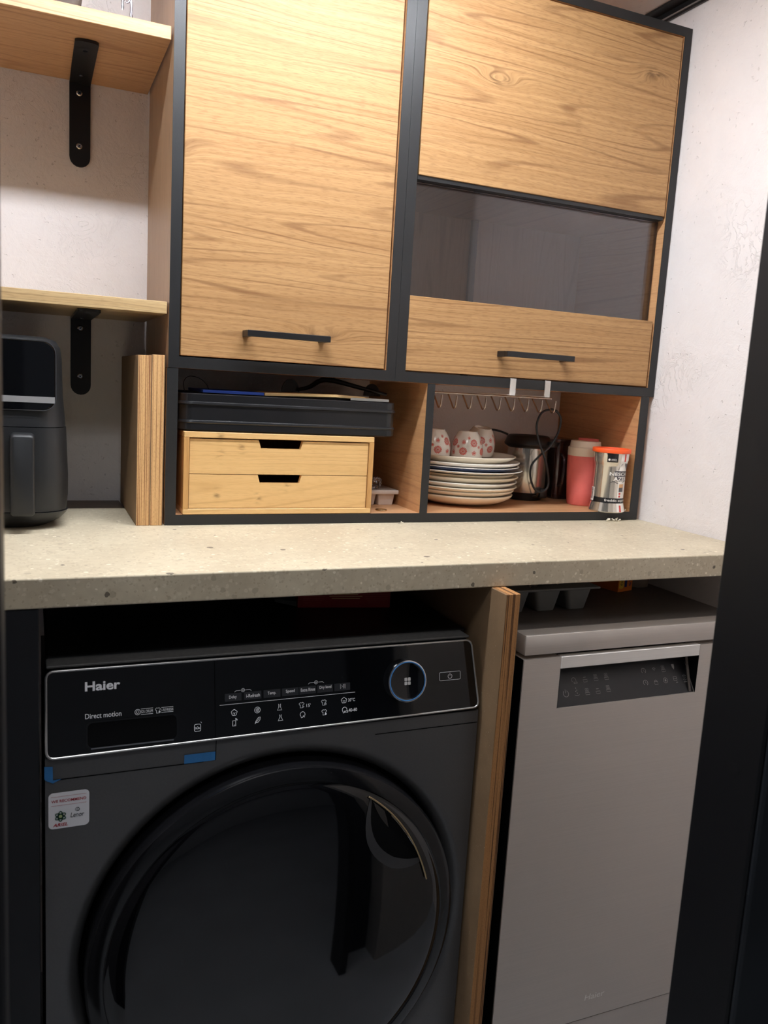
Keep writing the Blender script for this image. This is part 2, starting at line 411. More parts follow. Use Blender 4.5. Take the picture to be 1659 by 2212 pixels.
M['dwpanel'] = plain('dishwasher_panel', (38, 38, 40), .35, var=.05)
M['fryer'] = plain('fryer_black', (30, 31, 33), .42, spec=.5, var=.05, bscale=1200, bstr=.08)
M['tinblack'] = plain('black_tin', (30, 30, 32), .27, metal=.2, spec=.5, var=.05)
M['plastic_black'] = plain('black_plastic', (20, 20, 22), .4, var=.05)
M['cable'] = plain('cable_rubber', (26, 26, 28), .5, var=.05)
M['rackwhite'] = plain('white_enamel', (224, 220, 216), .4, var=.03)
M['rod'] = plain('rod_metal', (190, 178, 168), .25, metal=.9, var=.03)
M['cream'] = plain('cream_ceramic', (226, 216, 196), .18, coat=.3, var=.02)
M['white_cer'] = plain('white_ceramic', (234, 230, 222), .14, coat=.4, var=.02)
M['navy'] = plain('navy_ceramic', (58, 68, 100), .15, coat=.4, var=.08)
M['cupwhite'] = plain('cup_porcelain', (228, 222, 212), .2, coat=.3, var=.02)
M['flower'] = plain('red_flower_print', (206, 84, 72), .3, var=.1, nscale=200)
M['coral'] = plain('coral_silicone', (226, 112, 104), .55, var=.04, nscale=60)
M['lidcream'] = plain('cream_lid', (224, 206, 184), .45, var=.03)
M['orange'] = plain('orange_lid', (240, 92, 36), .45, var=.04)
M['canwhite'] = plain('can_white', (236, 232, 226), .3, var=.02)
M['canblack'] = plain('can_black', (24, 24, 26), .3, var=.03)
M['cangrey'] = plain('can_grey', (84, 80, 84), .3, var=.03)
M['canred'] = plain('can_red', (206, 70, 62), .35, var=.03)
M['tan'] = plain('can_tan', (214, 164, 116), .4, var=.05)
M['greyplastic'] = plain('grey_plastic', (112, 112, 110), .55, var=.04)
M['milky'] = plain('milky_plastic', (206, 194, 184), .4, var=.04)
M['redbox'] = plain('red_card', (150, 22, 26), .45, var=.06)
M['redlines'] = plain('red_card_print', (176, 74, 66), .5, var=.06)
M['orangebox'] = plain('orange_card', (226, 120, 40), .5, var=.06)
M['yellow'] = plain('yellow_print', (236, 190, 60), .5, var=.05)
M['blueprint'] = plain('navy_print', (40, 46, 110), .5, var=.05)
M['bluepaper'] = plain('blue_paper', (60, 96, 200), .5, var=.04)
M['creampaper'] = plain('cream_paper', (236, 200, 140), .5, var=.05)
M['whitepaper'] = plain('white_paper', (226, 226, 220), .5, var=.03)
M['crumb'] = plain('crumb', (236, 228, 208), .8, var=.1)
M['paperbag'] = plain('paper_bag', (120, 104, 92), .7, var=.15)
def glassy(name, tint, gloss=.10, rough=.02, ior=1.45):
    g = G(name); tr = g.n('ShaderNodeBsdfTransparent'); tr.inputs[0].default_value = tint
    gl = g.n('ShaderNodeBsdfGlossy'); gl.inputs['Roughness'].default_value = rough; gl.inputs[0].default_value = (.9, .9, .95, 1)
    fr = g.n('ShaderNodeFresnel'); fr.inputs[0].default_value = ior
    f = g.math('ADD', fr.outputs[0], gloss, clamp=True)
    mx = g.n('ShaderNodeMixShader'); g.t.links.new(f, mx.inputs[0]); g.t.links.new(tr.outputs[0], mx.inputs[1]); g.t.links.new(gl.outputs[0], mx.inputs[2])
    g.t.links.new(mx.outputs[0], g.out.inputs[0]); return g.m
M['smoked'] = glassy('smoked_glass', (.82, .79, .77, 1), .03, .06, 1.45)
M['clear'] = glassy('clear_glass', (.93, .95, .97, 1), .05)
M['purple_clear'] = glassy('smoky_plastic', (.84, .79, .82, 1), .03, .15)
M['lamp'] = plain('lamp_diffuser', (243, 248, 255), .5, emit=LED_E)

# ------------------------------------------------------------------ the room
XW, YB, ZC, ZF = 1.149, .612, 1.937, -.03         # right wall, back wall, ceiling, floor
YD0, YD1, XJ0, XJ1 = -.513, -.4445, -.0285, .577   # doorway the picture is taken through
struct('floor', B(-1.4, 2.0, -3.0, YB+.1, ZF-.06, ZF), M['floor'], 'grey tiled floor')
struct('wall_back', B(-.85, XW+.1, YB, YB+.1, ZF, ZC+.3), M['wall'], 'white roughly plastered back wall')
struct('wall_right', B(XW, XW+.1, YD0, YB, ZF, ZC+.3), M['wall'], 'white plastered wall beside the cabinets')
struct('wall_left', B(-.85, -.75, YD0, YB, ZF, ZC+.3), M['wall'], 'white plastered left wall')
struct('ceiling', B(-.85, XW+.1, YD1, YB+.1, ZC, ZC+.08), M['ceil'], 'pale ceiling')
bm = NB(); box(bm, XW-.006, XW, YD1+.02, YB, ZC-.022, ZC-.004, .001, 1); box(bm, XW-.028, XW, YD1+.02, YB, ZC-.005, ZC-.0005)
struct('trim_1', bm, M['black'], 'black metal profile along the top of the wall')
bm = NB(); box(bm, XW-.0075, XW-.006, YD1+.02, YB, ZC-.018, ZC-.015)
tr = obj('trim_highlight', bm, M['silvergrey'], None); tr.name = 'trim_painted_highlight'; tr['kind'] = 'structure'  # silver strip paints the highlight line along the black profile
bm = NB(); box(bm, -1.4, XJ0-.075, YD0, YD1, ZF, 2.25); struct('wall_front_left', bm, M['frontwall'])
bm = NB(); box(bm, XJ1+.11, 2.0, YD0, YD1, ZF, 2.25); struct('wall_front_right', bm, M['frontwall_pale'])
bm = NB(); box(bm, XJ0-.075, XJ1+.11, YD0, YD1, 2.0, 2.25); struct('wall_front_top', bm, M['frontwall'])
dr = bpy.data.objects.new('door_1', None); COL.objects.link(dr); dr['kind'] = 'structure'; dr['label'] = 'black door frame the niche is seen through'; WL[dr.name] = Vector((0, 0, 0))
obj('jamb', B(XJ0-.075, XJ0, YD0+.003, YD1+.004, ZF, 2.0, .002, 1), M['jamb'], dr)
obj('jamb', B(XJ1, XJ1+.02, YD0, YD1+.004, ZF, 2.0, .002, 1), M['jamb'], dr)
obj('casing', B(XJ1+.002, XJ1+.11, YD0-.006, YD0, ZF, 2.0, .002, 1), M['casing'], dr)
obj('lintel', B(XJ0, XJ1, YD0, YD1, 1.95, 2.0), M['jamb'], dr)
bm = NB(); lathe(bm, [(.0, -.0004), (.0045, -.0004), (.006, -.0003), (.006, .0)], (XJ1-.0, -.485, .845), 20, 'x'); obj('plug', bm, M['jamb'], dr, 40)
# hallway behind the camera
struct('wall_hall_back', B(-1.4, 2.0, -3.1, -3.0, ZF, 2.25), M['hallwall'])
struct('wall_hall_left', B(-1.5, -1.4, -3.0, YD1, ZF, 2.25), M['hallwall'])
struct('wall_hall_right', B(2.0, 2.1, -3.0, YD1, ZF, 2.25), M['hallwall'])
struct('ceiling_hall', B(-1.4, 2.0, -3.0, YD0, 2.2, 2.25), M['ceil'])
lp = thing('ceiling_lamp', 'slim linear lamp set flush in the niche ceiling', 'lamp', (LED_X, LED_Y, ZC-.01))
obj('housing', B(LED_X-LED_LEN/2-.02, LED_X+LED_LEN/2+.02, LED_Y-LED_WID/2-.012, LED_Y+LED_WID/2+.012, LED_Z+.012, ZC-.0003), M['rackwhite'], lp)
obj('diffuser', B(LED_X-LED_LEN/2, LED_X+LED_LEN/2, LED_Y-LED_WID/2, LED_Y+LED_WID/2, LED_Z, LED_Z+.0115), M['lamp'], lp)
lp = thing('hall_fill_lamp', 'added square fill lamp on the unseen hallway ceiling', 'lamp', (0, -.86, 2.19))  # unseen fitting added to carry the hallway fill light
obj('housing', B(-.17, .17, -1.03, -.69, 2.175, 2.1995), M['rackwhite'], lp)

# ------------------------------------------------------------------ worktop and boards
ZT, ZB = .93, .8936
def worktop():
    bm = NB(); box(bm, -.748, XW-.001, 0, .514, ZB, ZT, .0018, 2)
    solo('worktop', bm, M['stone'], 'beige speckled stone-effect worktop running the width of the niche', 'worktop')
    solo('filler_plank', B(-.748, .1385, .5145, YB-.001, ZT-.018, ZT-.001), M['shaded_plank'], 'brown wooden plank filling the gap behind the worktop, shade painted into its colour', 'plank')
worktop()
YC = .3324
def ply_boards():
    for x0, x1, z1, lb in ((.1392, .1602, 1.1985, 'plywood board with pale edge on the worktop, the left one of the leaning pair'),
                           (.1606, .1800, 1.2005, 'plywood board pressed against the cabinet side, the right one of the pair')):
        bm = NB(); box(bm, x0, x1, YC+.001, .586, ZT+.0003, z1, .0006, 1)
        solo('plywood_board', bm, M['ply'], lb, 'board', 'plywood boards on the worktop', origin=(x0-.07 if x0 < .15 else x0+.11, YC, ZT))
ply_boards()
bm = NB(); box(bm, .6012, .6252, -.041, .40, ZF+.001, ZB-.0006, .0008, 1)
for v in bm.verts: v.co.x += (v.co.z-.89)*.006
solo('plywood_divider', bm, M['ply_dark'], 'upright plywood divider between washing machine and dishwasher', 'board')
solo('side_panel', B(-.10, -.006, .002, .5, ZF+.001, ZB-.0005, .001, 1), plain('side_black', (26, 27, 31), .5), 'black upright end panel left of the washing machine', 'panel')

# ------------------------------------------------------------------ wall shelves and brackets
def shelves():
    s = solo('wall_shelf', B(-.748, .1815, YC+.006, YB-.0005, 1.6617, 1.6807, .0006, 1), M['shelf_oak'], 'upper oak wall shelf left of the cabinet with glassware on top', 'shelf', 'wall shelves')
    s = solo('wall_shelf', B(-.748, .1815, YC+.001, YB-.0005, 1.2638, 1.2822, .0006, 1), M['shelf_grey'], 'lower oak wall shelf just above the air fryer', 'shelf', 'wall shelves')
    for zs, yf, z0, scr, lb in ((1.6617, .408, 1.5207, (1.6425, 1.5553), 'black steel bracket under the upper wall shelf'),
                            (1.2638, .368, 1.1247, (1.244, 1.1582), 'black steel bracket under the lower wall shelf')):
        xc, w, t = .0678 if zs > 1.5 else .0702, .0172, .004
        th = thing('shelf_bracket', lb, 'bracket', (xc, YB, z0), 'shelf brackets')
        n = 10
        outl = [(xc-w, zs-.0006)]+[(xc+w*math.cos(PI+PI*i/n), z0+w+w*math.sin(PI+PI*i/n)) for i in range(n+1)]+[(xc+w, zs-.0006)]
        bm = NB(); prism_xz(bm, outl, YB-t, YB-.0003); obj('wall_plate', bm, M['blackpaint'], th)
        arm = [(xc-w, YB-t)]+[(xc+w, YB-t)]+[(xc+w*math.cos(-PI*i/n), yf+w*.25+w*.5*math.sin(-PI*i/n)) for i in range(n+1)]
        bm = NB(); loft(bm, [[(x, y, zs-.0006-t) for x, y in arm], [(x, y, zs-.0006) for x, y in arm]]); obj('shelf_arm', bm, M['blackpaint'], th)
        for zz in scr:
            bm = NB(); lathe(bm, [(0, -.0022), (.0035, -.0020), (.005, -.0006), (.005, .0005)], (xc-.001, YB-t, zz), 18, 'y')
            sc = obj('screw', bm, M['chrome'], th, 40)
            d = D2(); d.rect(-.0025, .0025, -.0005, .0005); d.rect(-.0005, .0005, -.0025, .0025)
            d.build('cross_slot', M['deep'], sc, lambda a, b, zz=zz: (xc-.001+(a*.8-b*.6), YB-t-.0024, zz+(a*.6+b*.8)))
        for yy in (yf+.035, YB-.05):
            bm = NB(); lathe(bm, [(0, -.0006), (.004, -.0005), (.004, .0005)], (xc, yy, zs-.0006-t), 14, 'z'); obj('screw', bm, M['chrome'], th, 40)
shelves()
def glass_stand():
    th = thing('glass_stand', 'clear glass piece with two thin legs at the upper shelf front', 'glassware', (.118, .345, 1.6807))
    for x, y, z0 in ((.112, .338, 1.688), (.1245, .342, 1.681)):
        bm = NB(); lathe(bm, [(0, 0), (.0018, .0006), (.0022, .004), (.0018, .009), (.0018, .13), (0, .131)], (x, y, z0), 12); obj('leg', bm, M['clear'], th, 50)
    bm = NB(); tube(bm, spline([(.112, .338, 1.79), (.113, .338, 1.715), (.118, .340, 1.700), (.1235, .342, 1.715), (.1245, .342, 1.79)], 5), .0016, 8); obj('loop', bm, M['clear'], th, 60)
    bm = NB(); lathe(bm, [(0, 0), (.03, 0), (.03, .004), (.006, .007), (0, .0075)], (.118, .345, 1.811), 30); obj('cap_disc', bm, M['clear'], th, 40)
glass_stand()
bm = NB(); loftz(bm, [(-.14, .052, .36, .47, .012, 1.6810), (-.145, .058, .352, .475, .014, 1.70), (-.152, .064, .345, .482, .016, 1.74)]); 
solo('baking_tin', bm, M['dwtop'], 'dark tin with slanted sides on the upper shelf left of the glassware', 'tin', smooth=40)

# ------------------------------------------------------------------ upper cabinets
ZL, ZH = 1.1824, 1.8764
def handle(x0, x1, zc, yd, parent):
    h = obj('handle', B(x0, x1, yd-.036, yd-.026, zc-.005, zc+.005, .0006, 1), M['blackpaint'], parent, label='black square bar handle')
    for x in (x0, x1-.010):
        obj('handle_leg', B(x, x+.010, yd-.026, yd, zc-.005, zc+.005), M['blackpaint'], h)
def carcass(th, x0, x1, inner, tl=.0165, tr_=.0185, tb=.0178, tt=.0165):
    y0, y1 = YC, YB-.0008; e = .0012
    def board(nm, a, mt, ed):
        o = obj(nm, B(*a), mt, th); x0_, x1_, _, _, z0_, z1_ = a
        obj('edge_band', B(x0_, x1_, y0, y0+e, z0_, z1_), M['black'], o); return o
    board('side_board', (x0, x0+tl, y0+e, y1, ZL, ZH), inner[0], 1)
    board('side_board', (x1-tr_, x1, y0+e, y1, ZL, ZH), inner[1], 1)
    board('bottom_board', (x0+tl, x1-tr_, y0+e, y1, ZL, ZL+tb), M['in_oak'], 1)
    board('top_board', (x0+tl, x1-tr_, y0+e, y1, ZH-tt, ZH), M['in_oak'], 1)
    obj('back_board', B(x0+tl, x1-tr_, y1-.004, y1-.0005, ZL+tb, ZH-tt), M['hardboard'], th)
def left_cabinet():
    x0, x1 = .1849, .5736
    th = thing('upper_cabinet', 'tall wall cabinet with a single oak door and black frame, left of the glazed one', 'cabinet', (x0, YC, ZL), 'black framed wall cabinets')
    carcass(th, x0, x1, (M['panel_oak'], M['in_oak']), .0165, .0175)
    d = obj('door', B(.2036, .5525, YC+.002, YC+.019, 1.2022, 1.858, .0008, 1), M['door_oak'], th)
    handle(.3014, .440, 1.2432, YC+.002, d)
left_cabinet()
def right_cabinet():
    x0, x1 = .5740, 1.1475
    th = thing('upper_cabinet', 'wall cabinet with an oak flap door holding a smoked glass strip, beside the right wall', 'cabinet', (x0, YC, ZL), 'black framed wall cabinets')
    carcass(th, x0, x1, (M['black'], M['in_oak']), .0185, .0165)
    d = obj('door', B(.5958, 1.1275, YC+.001, YC+.019, 1.5316, 1.857, .0008, 1), M['flap_oak'], th, label='upper oak panel of the flap door')
    obj('edge_strip', B(.5950, 1.1265, YC+.0035, YC+.030, 1.5246, 1.5312), M['black'], d)
    d2 = obj('door', B(.5925, 1.1265, YC+.001, YC+.019, 1.2025, 1.3312, .0008, 1), M['flap_oak_low'], th, label='lower oak panel of the flap door')
    obj('edge_strip', B(.5905, .5922, YC+.0015, YC+.019, 1.2025, 1.3312), M['black'], d2)
    handle(.7761, .923, 1.2435, YC+.001, d2)
    obj('glass_pane', B(.5945, 1.1290, YC+.020, YC+.024, 1.322, 1.5240), M['smoked'], th, label='smoked glass strip')
    obj('inner_shelf', B(x0+.019, x1-.017, YC+.05, YB-.006, 1.531, 1.548), M['in_oak'], th)
    obj('inner_post', B(.848, .861, YB-.0155, YB-.0055, ZL+.018, 1.5308), M['black'], th)
right_cabinet()

# ------------------------------------------------------------------ open shelf unit
ZS = .9472
def open_unit():
    x0, x1 = .1834, 1.1375; y1 = YB-.0008; e = .0012
    th = thing('open_shelf_unit', 'open oak shelf unit with black edges standing on the worktop', 'shelf unit', (x0, YC, ZT))
    def board(nm, x0_, x1_, z0_, z1_, mt, em):
        o = obj(nm, B(x0_, x1_, YC+.0005+e, y1, z0_, z1_), mt, th)
        obj('edge_band', B(x0_, x1_, YC+.0005, YC+.0005+e, z0_, z1_), em, o)
    worn = black_edge('black_edge_worn', (27, 27, 28), .45)
    board('bottom_board', x0, x1, ZT+.0004, ZS, M['base_oak'], M['black'])
    board('side_board', x0, .2008, ZS, ZL-.0006, M['in_oak'], worn)
    board('divider_board', .6385, .6535, ZS, ZL-.0006, M['in_oak'], worn)
    board('side_board', 1.1175, x1, ZS, ZL-.0006, M['in_oak'], worn)
open_unit()

# ------------------------------------------------------------------ bamboo drawer box, tin tray and its contents
def drawer_box():
    x0, x1, z0, z1, y0, y1, t = .2120, .5416, ZS+.0004, 1.0830, YC+.0005, .575, .0095
    th = thing('bamboo_drawer_box', 'small bamboo chest with two drawers in the open shelf unit', 'drawer box', (x0, y0, z0))
    obj('top', B(x0, x1, y0, y1, z1-t, z1, .0008, 1), M['bamboo'], th)
    obj('bottom', B(x0, x1, y0, y1, z0, z0+t, .0008, 1), M['bamboo'], th)
    obj('side', B(x0, x0+t*.9, y0, y1, z0+t, z1-t), M['bamboo_side'], th)
    obj('side', B(x1-t*.9, x1, y0, y1, z0+t, z1-t), M['bamboo_side'], th)
    obj('back', B(x0+t, x1-t, y1-.006, y1, z0+t, z1-t), M['bamboo_side'], th)
    for zz0, zz1 in ((z0+t+.0008, 1.0136), (1.0146, 1.0716)):
        a, b = x0+t*.9+.0012, x1-t*.9-.0012; c = .3735; h = .0135
        pts = [(a, zz0), (b, zz0), (b, zz1), (c+.0385, zz1), (c+.0345, zz1-h), (c-.0345, zz1-h), (c-.0385, zz1), (a, zz1)]
        bm = NB(); prism_xz(bm, pts, y0+.003, y0+.013); d = obj('drawer', bm, M['bamboo'], th)
        bm = NB(); zt = zz0+.022
        box(bm, a+.002, a+.008, y0+.0135, y1-.012, zz0+.002, zt); box(bm, b-.008, b-.002, y0+.0135, y1-.012, zz0+.002, zt)
        box(bm, a+.008, b-.008, y0+.0135, y1-.012, zz0+.002, zz0+.006); box(bm, a+.008, b-.008, y1-.018, y1-.012, zz0+.006, zt); obj('drawer_tray', bm, M['bamboo_side'], d)
drawer_box()
ZTR = 1.0834
def tin_tray():
    x0, x1, y0, y1 = .2052, .586, YC+.004, .572
    th = thing('black_tin_tray', 'black metal tray with grooved sides on top of the bamboo drawer box', 'tray', (x0, y0, ZTR))
    def s(i, z, r=.022): return (x0+i, x1-i, y0+i, y1-i, r, z)
    prof = [(.003, 0), (.0, .002), (0, .0125), (-.0012, .0140), (-.0005, .0165), (.0012, .0178), (.0012, .0415), (-.0012, .0432), (-.0005, .0462), (.001, .0475), (.001, .0590), (.0022, .0602), (.0034, .0590), (.004, .05), (.004, .004)]
    bm = NB(); loftz(bm, [s(i, ZTR+.0003+z) for i, z in prof], caps=True, n=8); obj('shell', bm, M['tinblack'], th, 22)
tin_tray()
def papers():
    zt = ZTR+.0622
    bm = NB()
    def sheet(name, pts, z, m, lb, cat, tilt):
        b = NB(); c = sum(p[0] for p in pts)/len(pts)
        secs = []
        for dz in (0, .0045): secs.append([(x, y, z+dz+tilt(x)) for x, y in pts])
        loft(b, secs); return solo(name, b, m, lb, cat)
    sheet('notepad', [(.245, .358), (.345, .352), (.345, .49), (.245, .50)], zt, M['bluepaper'], 'blue pad lying across the black tin tray', 'notepad', lambda x: 0)
    sheet('cream_card', [(.3465, .350), (.47, .346), (.53, .36), (.556, .40), (.55, .50), (.3465, .50)], zt, M['creampaper'], 'cream card with curved corner in the black tin tray', 'card', lambda x: .0035*math.sin(max(0, (x-.40))/.156*PI))
    sheet('white_card', [(.50, .352), (.573, .352), (.573, .43), (.557, .43), (.556, .40), (.533, .357)], zt-.0006, M['whitepaper'], 'white card edge beside the cream card in the tray', 'card', lambda x: 0)
papers()
def strap():
    zt = ZTR+.0675
    th = thing('sunglasses', 'pair of black sunglasses lying folded in the tin tray', 'glasses', (.5, .47, zt))
    def lens(cx, nm):
        bm = NB(); pts = [(cx+.017*math.cos(a)*(1 if math.sin(a) > 0 else 1.05), max(zt, zt+.001+.024*math.sin(a))) for a in [i*PI/12 for i in range(13)]]
        prism_xz(bm, pts, .505, .509); obj(nm, bm, M['plastic_black'], th)
    lens(.436, 'lens'); lens(.602, 'lens')
    bm = NB(); secs = []
    path = spline([(.449, .50, zt+.006), (.468, .49, zt+.012), (.484, .47, zt+.0255), (.505, .46, zt+.0265), (.55, .45, zt+.017), (.605, .44, zt+.006)], 5)
    tube(bm, path, [.003+.002*math.sin(PI*i/(len(path)-1)) for i in range(len(path))], 8); obj('temple_arm', bm, M['plastic_black'], th, 60)
strap()
bm = NB(); tube(bm, spline([(.222, .40, 1.1455), (.222, .41, 1.160), (.232, .42, 1.170), (.250, .425, 1.168), (.264, .43, 1.158), (.270, .435, 1.146)], 6), .0006, 6)
solo('thin_wire', bm, M['cable'], 'thin black wire looping up at the left of the tin tray', 'wire', smooth=60)
def ice_tray():
    x0, x1, y0, y1, z0, z1 = .5785, .6363, .425, .52, ZS+.0004, .9775
    th = thing('ice_cube_tray', 'small milky plastic tray in the corner right of the bamboo drawers', 'tray', (x0, y0, z0))
    obj('rim', B(x0, x1, y0, y1, z1-.009, z1-.001, .0015, 2), M['milky'], th, 40)
    for k, (a, b) in enumerate(((x0+.002, x0+.013), (x0+.0165, x1-.006))):
        for c, d in ((y0+.004, y0+.044), (y0+.050, y1-.005)):
            bm = NB(); loftz(bm, [(a+.0025, b-.003, c+.003, d-.003, .002, z0), (a, b, c, d, .003, z1-.008)]); obj('cup', bm, M['milky'], th, 40)
ice_tray()
def wrapper():
    bm = NB(); bmesh.ops.create_icosphere(bm, subdivisions=3, radius=.011)
    for v in bm.verts:
        v.co *= R.uniform(.72, 1.25); v.co += Vector((.592, .437, .9888)); v.co.z = max(v.co.z, .978)
    solo('plastic_wrapper', bm, M['clear'], 'crumpled clear plastic wrapper on the milky tray', 'wrapper')
wrapper()
bm = NB(); lathe(bm, [(.0085, 0), (.0104, 0), (.0108, .001), (.0104, .0022), (.0085, .0022)], (.5762, .366, ZS+.0004), 32, close=True)
solo('metal_ring', bm, M['gold'], 'small brass ring lying on the shelf board by the bamboo drawers', 'ring', smooth=40)

# ------------------------------------------------------------------ plates and cups
PX, PY = .796, .474
PL = [(.9704, .107, 'cream', 'deep cream plate at the very bottom of the plate stack'), (.98, .110, 'cream', 'cream plate second from the bottom of the stack'),
      (.9877, .115, 'cream', 'cream plate third from the bottom of the stack'), (.9973, .115, 'white_cer', 'off-white plate fourth from the bottom of the stack'),
      (1.0075, .115, 'cream', 'cream plate fifth from the bottom of the stack'), (1.0130, .107, 'cream', 'smaller cream plate just under the wide flat one'),
      (1.0202, .123, 'white_cer', 'widest flat white plate sticking out of the stack'), (1.0277, .117, 'navy', 'plate with navy blue underside in the stack'),
      (1.0363, .118, 'white_cer', 'white plate second from the top of the stack'), (1.0474, .108, 'cream', 'topmost cream plate carrying the flowered cups')]
def plates():
    for i, (zr, r, mt, lb) in enumerate(PL):
        c = (PX+(R.uniform(-.002, .002) if i not in (0, 9) else 0), PY, 0)
        H = zr-ZS-.0003 if i == 0 else {6: .0100, 7: .0145}.get(i, .0178)
        z0 = zr-H
        th = thing('plate', lb, 'plate', (c[0], c[1], z0), 'plates in the stack')
        k = H/.0178
        pr = [(0, .001), (.50*r, .001), (.51*r, 0), (.56*r, 0), (.60*r, .0014*k), (.74*r, .0034*k), (.88*r, .0078*k), (.96*r, .0120*k), (.995*r, .0152*k), (r, .0164*k), (.998*r, H-.0006), (.985*r, H), (.965*r, H-.0010), (.92*r, .0138*k), (.85*r, .0098*k), (.72*r, .0062*k), (.5*r, .0046*k), (0, .0044*k)]
        if mt == 'navy': pr_body = pr[:9]+[(.988*r, .0162*k)]+pr[12:]
        bm = NB(); lathe(bm, [(a, z0+b) for a, b in (pr_body if mt == 'navy' else pr)], c, 72); b_ = obj('body', bm, M[mt], th, 50)
        if mt == 'navy':
            bm = NB(); lathe(bm, [(a, z0+b) for a, b in ((.975*r, .0155*k), (r, .0166*k), (r, H-.0004), (.985*r, H+.0002), (.96*r, H-.0002))], c, 72, close=True); obj('rim', bm, M['white_cer'], th, 50)
plates()
CUPPROF = [(.0285, 0), (.030, .0), (.0318, .006), (.0325, .018), (.031, .030), (.027, .042), (.0215, .0515), (.0198, .0535)]
def cup_r(h):
    for (r0, h0), (r1, h1) in zip(CUPPROF[1:], CUPPROF[2:]):
        if h0 <= h <= h1: return r0+(r1-r0)*(h-h0)/(h1-h0)
    return CUPPROF[-1][0]
def cup(loc, rz, tilt, lb):
    th = thing('tea_cup', lb, 'cup', loc, 'flowered cups turned upside down')
    c = Vector(loc)
    prof = CUPPROF+[(.019, .0558), (.0165, .0558), (.0158, .0525), (0, .052)]
    bm = NB(); lathe(bm, [(.026, .003)]+prof, c, 48); obj('body', bm, M['cupwhite'], th, 45)
    d = D2()
    def flower(x, y, r):
        for k in range(14):
            a = 2*PI*k/14; dx, dy = math.cos(a), math.sin(a); px, py = -dy, dx
            d.poly([(x+dx*r*.42-px*r*.05, y+dy*r*.42-py*r*.05), (x+dx*r*.8-px*r*.15, y+dy*r*.8-py*r*.15), (x+dx*r, y+dy*r), (x+dx*r*.8+px*r*.15, y+dy*r*.8+py*r*.15), (x+dx*r*.42+px*r*.05, y+dy*r*.42+py*r*.05)])
        d.disc(x, y, r*.22, 8); d.ring(x, y, r*.36, r*.08, n=12)
    def small(x, y, r):
        for k in range(5):
            a = 2*PI*k/5+.3; d.ring(x+.6*r*math.cos(a), y+.6*r*math.sin(a), r*.34, r*.2, n=8)
        d.disc(x, y, r*.22, 6)
    for k in range(9):
        s0 = k*.0212
        flower(s0, .034 if k % 2 else .0175, .0082); small(s0, .0145 if k % 2 else .0355, .0045)
        small(s0+.0106, .0265 if k % 2 else .0435, .0032)
    def mp(s, h):
        a = s/.0305; r = cup_r(max(h, .001))+.0003; return (c.x+r*math.cos(a), c.y+r*math.sin(a), c.z+h)
    d.build('flower_print', M['flower'], th, mp, label='red daisy print')
    th.rotation_euler = (tilt[0], tilt[1], rz); return th
ZCUP = 1.0474-.0178+.0062
def cups():
    cup((.7225, .458, ZCUP+.0035), .3, (0, 0), 'flowered cup upside down on the plates, nearest the shelf divider')
    cup((.790, .447, ZCUP+.0018), 1.2, (0, 0), 'flowered cup upside down at the front middle of the plate stack')
    cup((.846, .500, ZCUP+.0095), 2.2, (math.radians(-5), math.radians(-9)), 'tilted flowered cup upside down behind the other two')
cups()

# ------------------------------------------------------------------ juicer, container, rack
def juicer():
    c = (.978, .516, 0); z0 = ZS+.0004
    th = thing('electric_juicer', 'stainless steel electric juicer with black lid and looped cord', 'juicer', (c[0], c[1], z0))
    bm = NB(); lathe(bm, [(0, 0), (.036, 0), (.038, .003), (.038, .012), (.041, .0165), (0, .0165)], (c[0], c[1], z0), 40); b = obj('base', bm, M['plastic_black'], th, 40)
    obj('switch', B(c[0]+.006, c[0]+.024, c[1]-.053, c[1]-.036, z0+.008, z0+.028, .002, 2), M['plastic_black'], b, 40)
    bm = NB(); lathe(bm, [(0, .0168), (.041, .0168), (.043, .03), (.0435, .10), (.0425, .112), (0, .112)], (c[0], c[1], z0), 56); obj('body', bm, M['steel_pot'], th, 40)
    bm = NB(); lathe(bm, [(0, .1122), (.0425, .1122), (.050, .117), (.0515, .121), (.049, .126), (.045, .136), (.041, .1385), (.037, .136), (0, .134)], (c[0], c[1], z0), 56); l = obj('lid', bm, M['plastic_black'], th, 40)
    bm = NB(); loftz(bm, [(c[0]+.02, c[0]+.045, c[1]-.052, c[1]-.02, .012, z0+.117), (c[0]+.02, c[0]+.052, c[1]-.055, c[1]-.01, .012, z0+.128)]); obj('spout', bm, M['plastic_black'], l, 40)
    P = [(.9609, .42, 1.1452), (.9417, .421, 1.1366), (.9343, .423, 1.111), (.9432, .423, 1.0782), (.9584, .416, 1.0405), (.9749, .424, 1.0022), (.9735, .424, .9828), (.9585, .424, .974), (.9418, .424, .9826), (.9304, .424, 1.0065), (.9313, .424, 1.0304), (.9484, .424, 1.0498), (.9712, .424, 1.0694), (.9875, .422, 1.0986), (.9901, .421, 1.1272), (.977, .420, 1.1428)]
    bm = NB(); tube(bm, spline(P, 6, True), .0023, 8, True); cd = obj('power_cord', bm, M['cable'], th, 60)
    bm = NB(); tube(bm, spline([(.9500, .424, .975), (.962, .44, .968), (.970, .455, .962), (.975, .475, .958)], 6), .0023, 8); obj('cord_tail', bm, M['cable'], cd, 60)
    bm = NB(); tube(bm, spline([(.880, .575, 1.074), (.8859, .572, 1.0806), (.8966, .57, 1.09), (.9137, .566, 1.0925), (.9314, .56, 1.0901), (.948, .552, 1.084)], 6), .0023, 8); obj('cord_end', bm, M['cable'], cd, 60)
juicer()
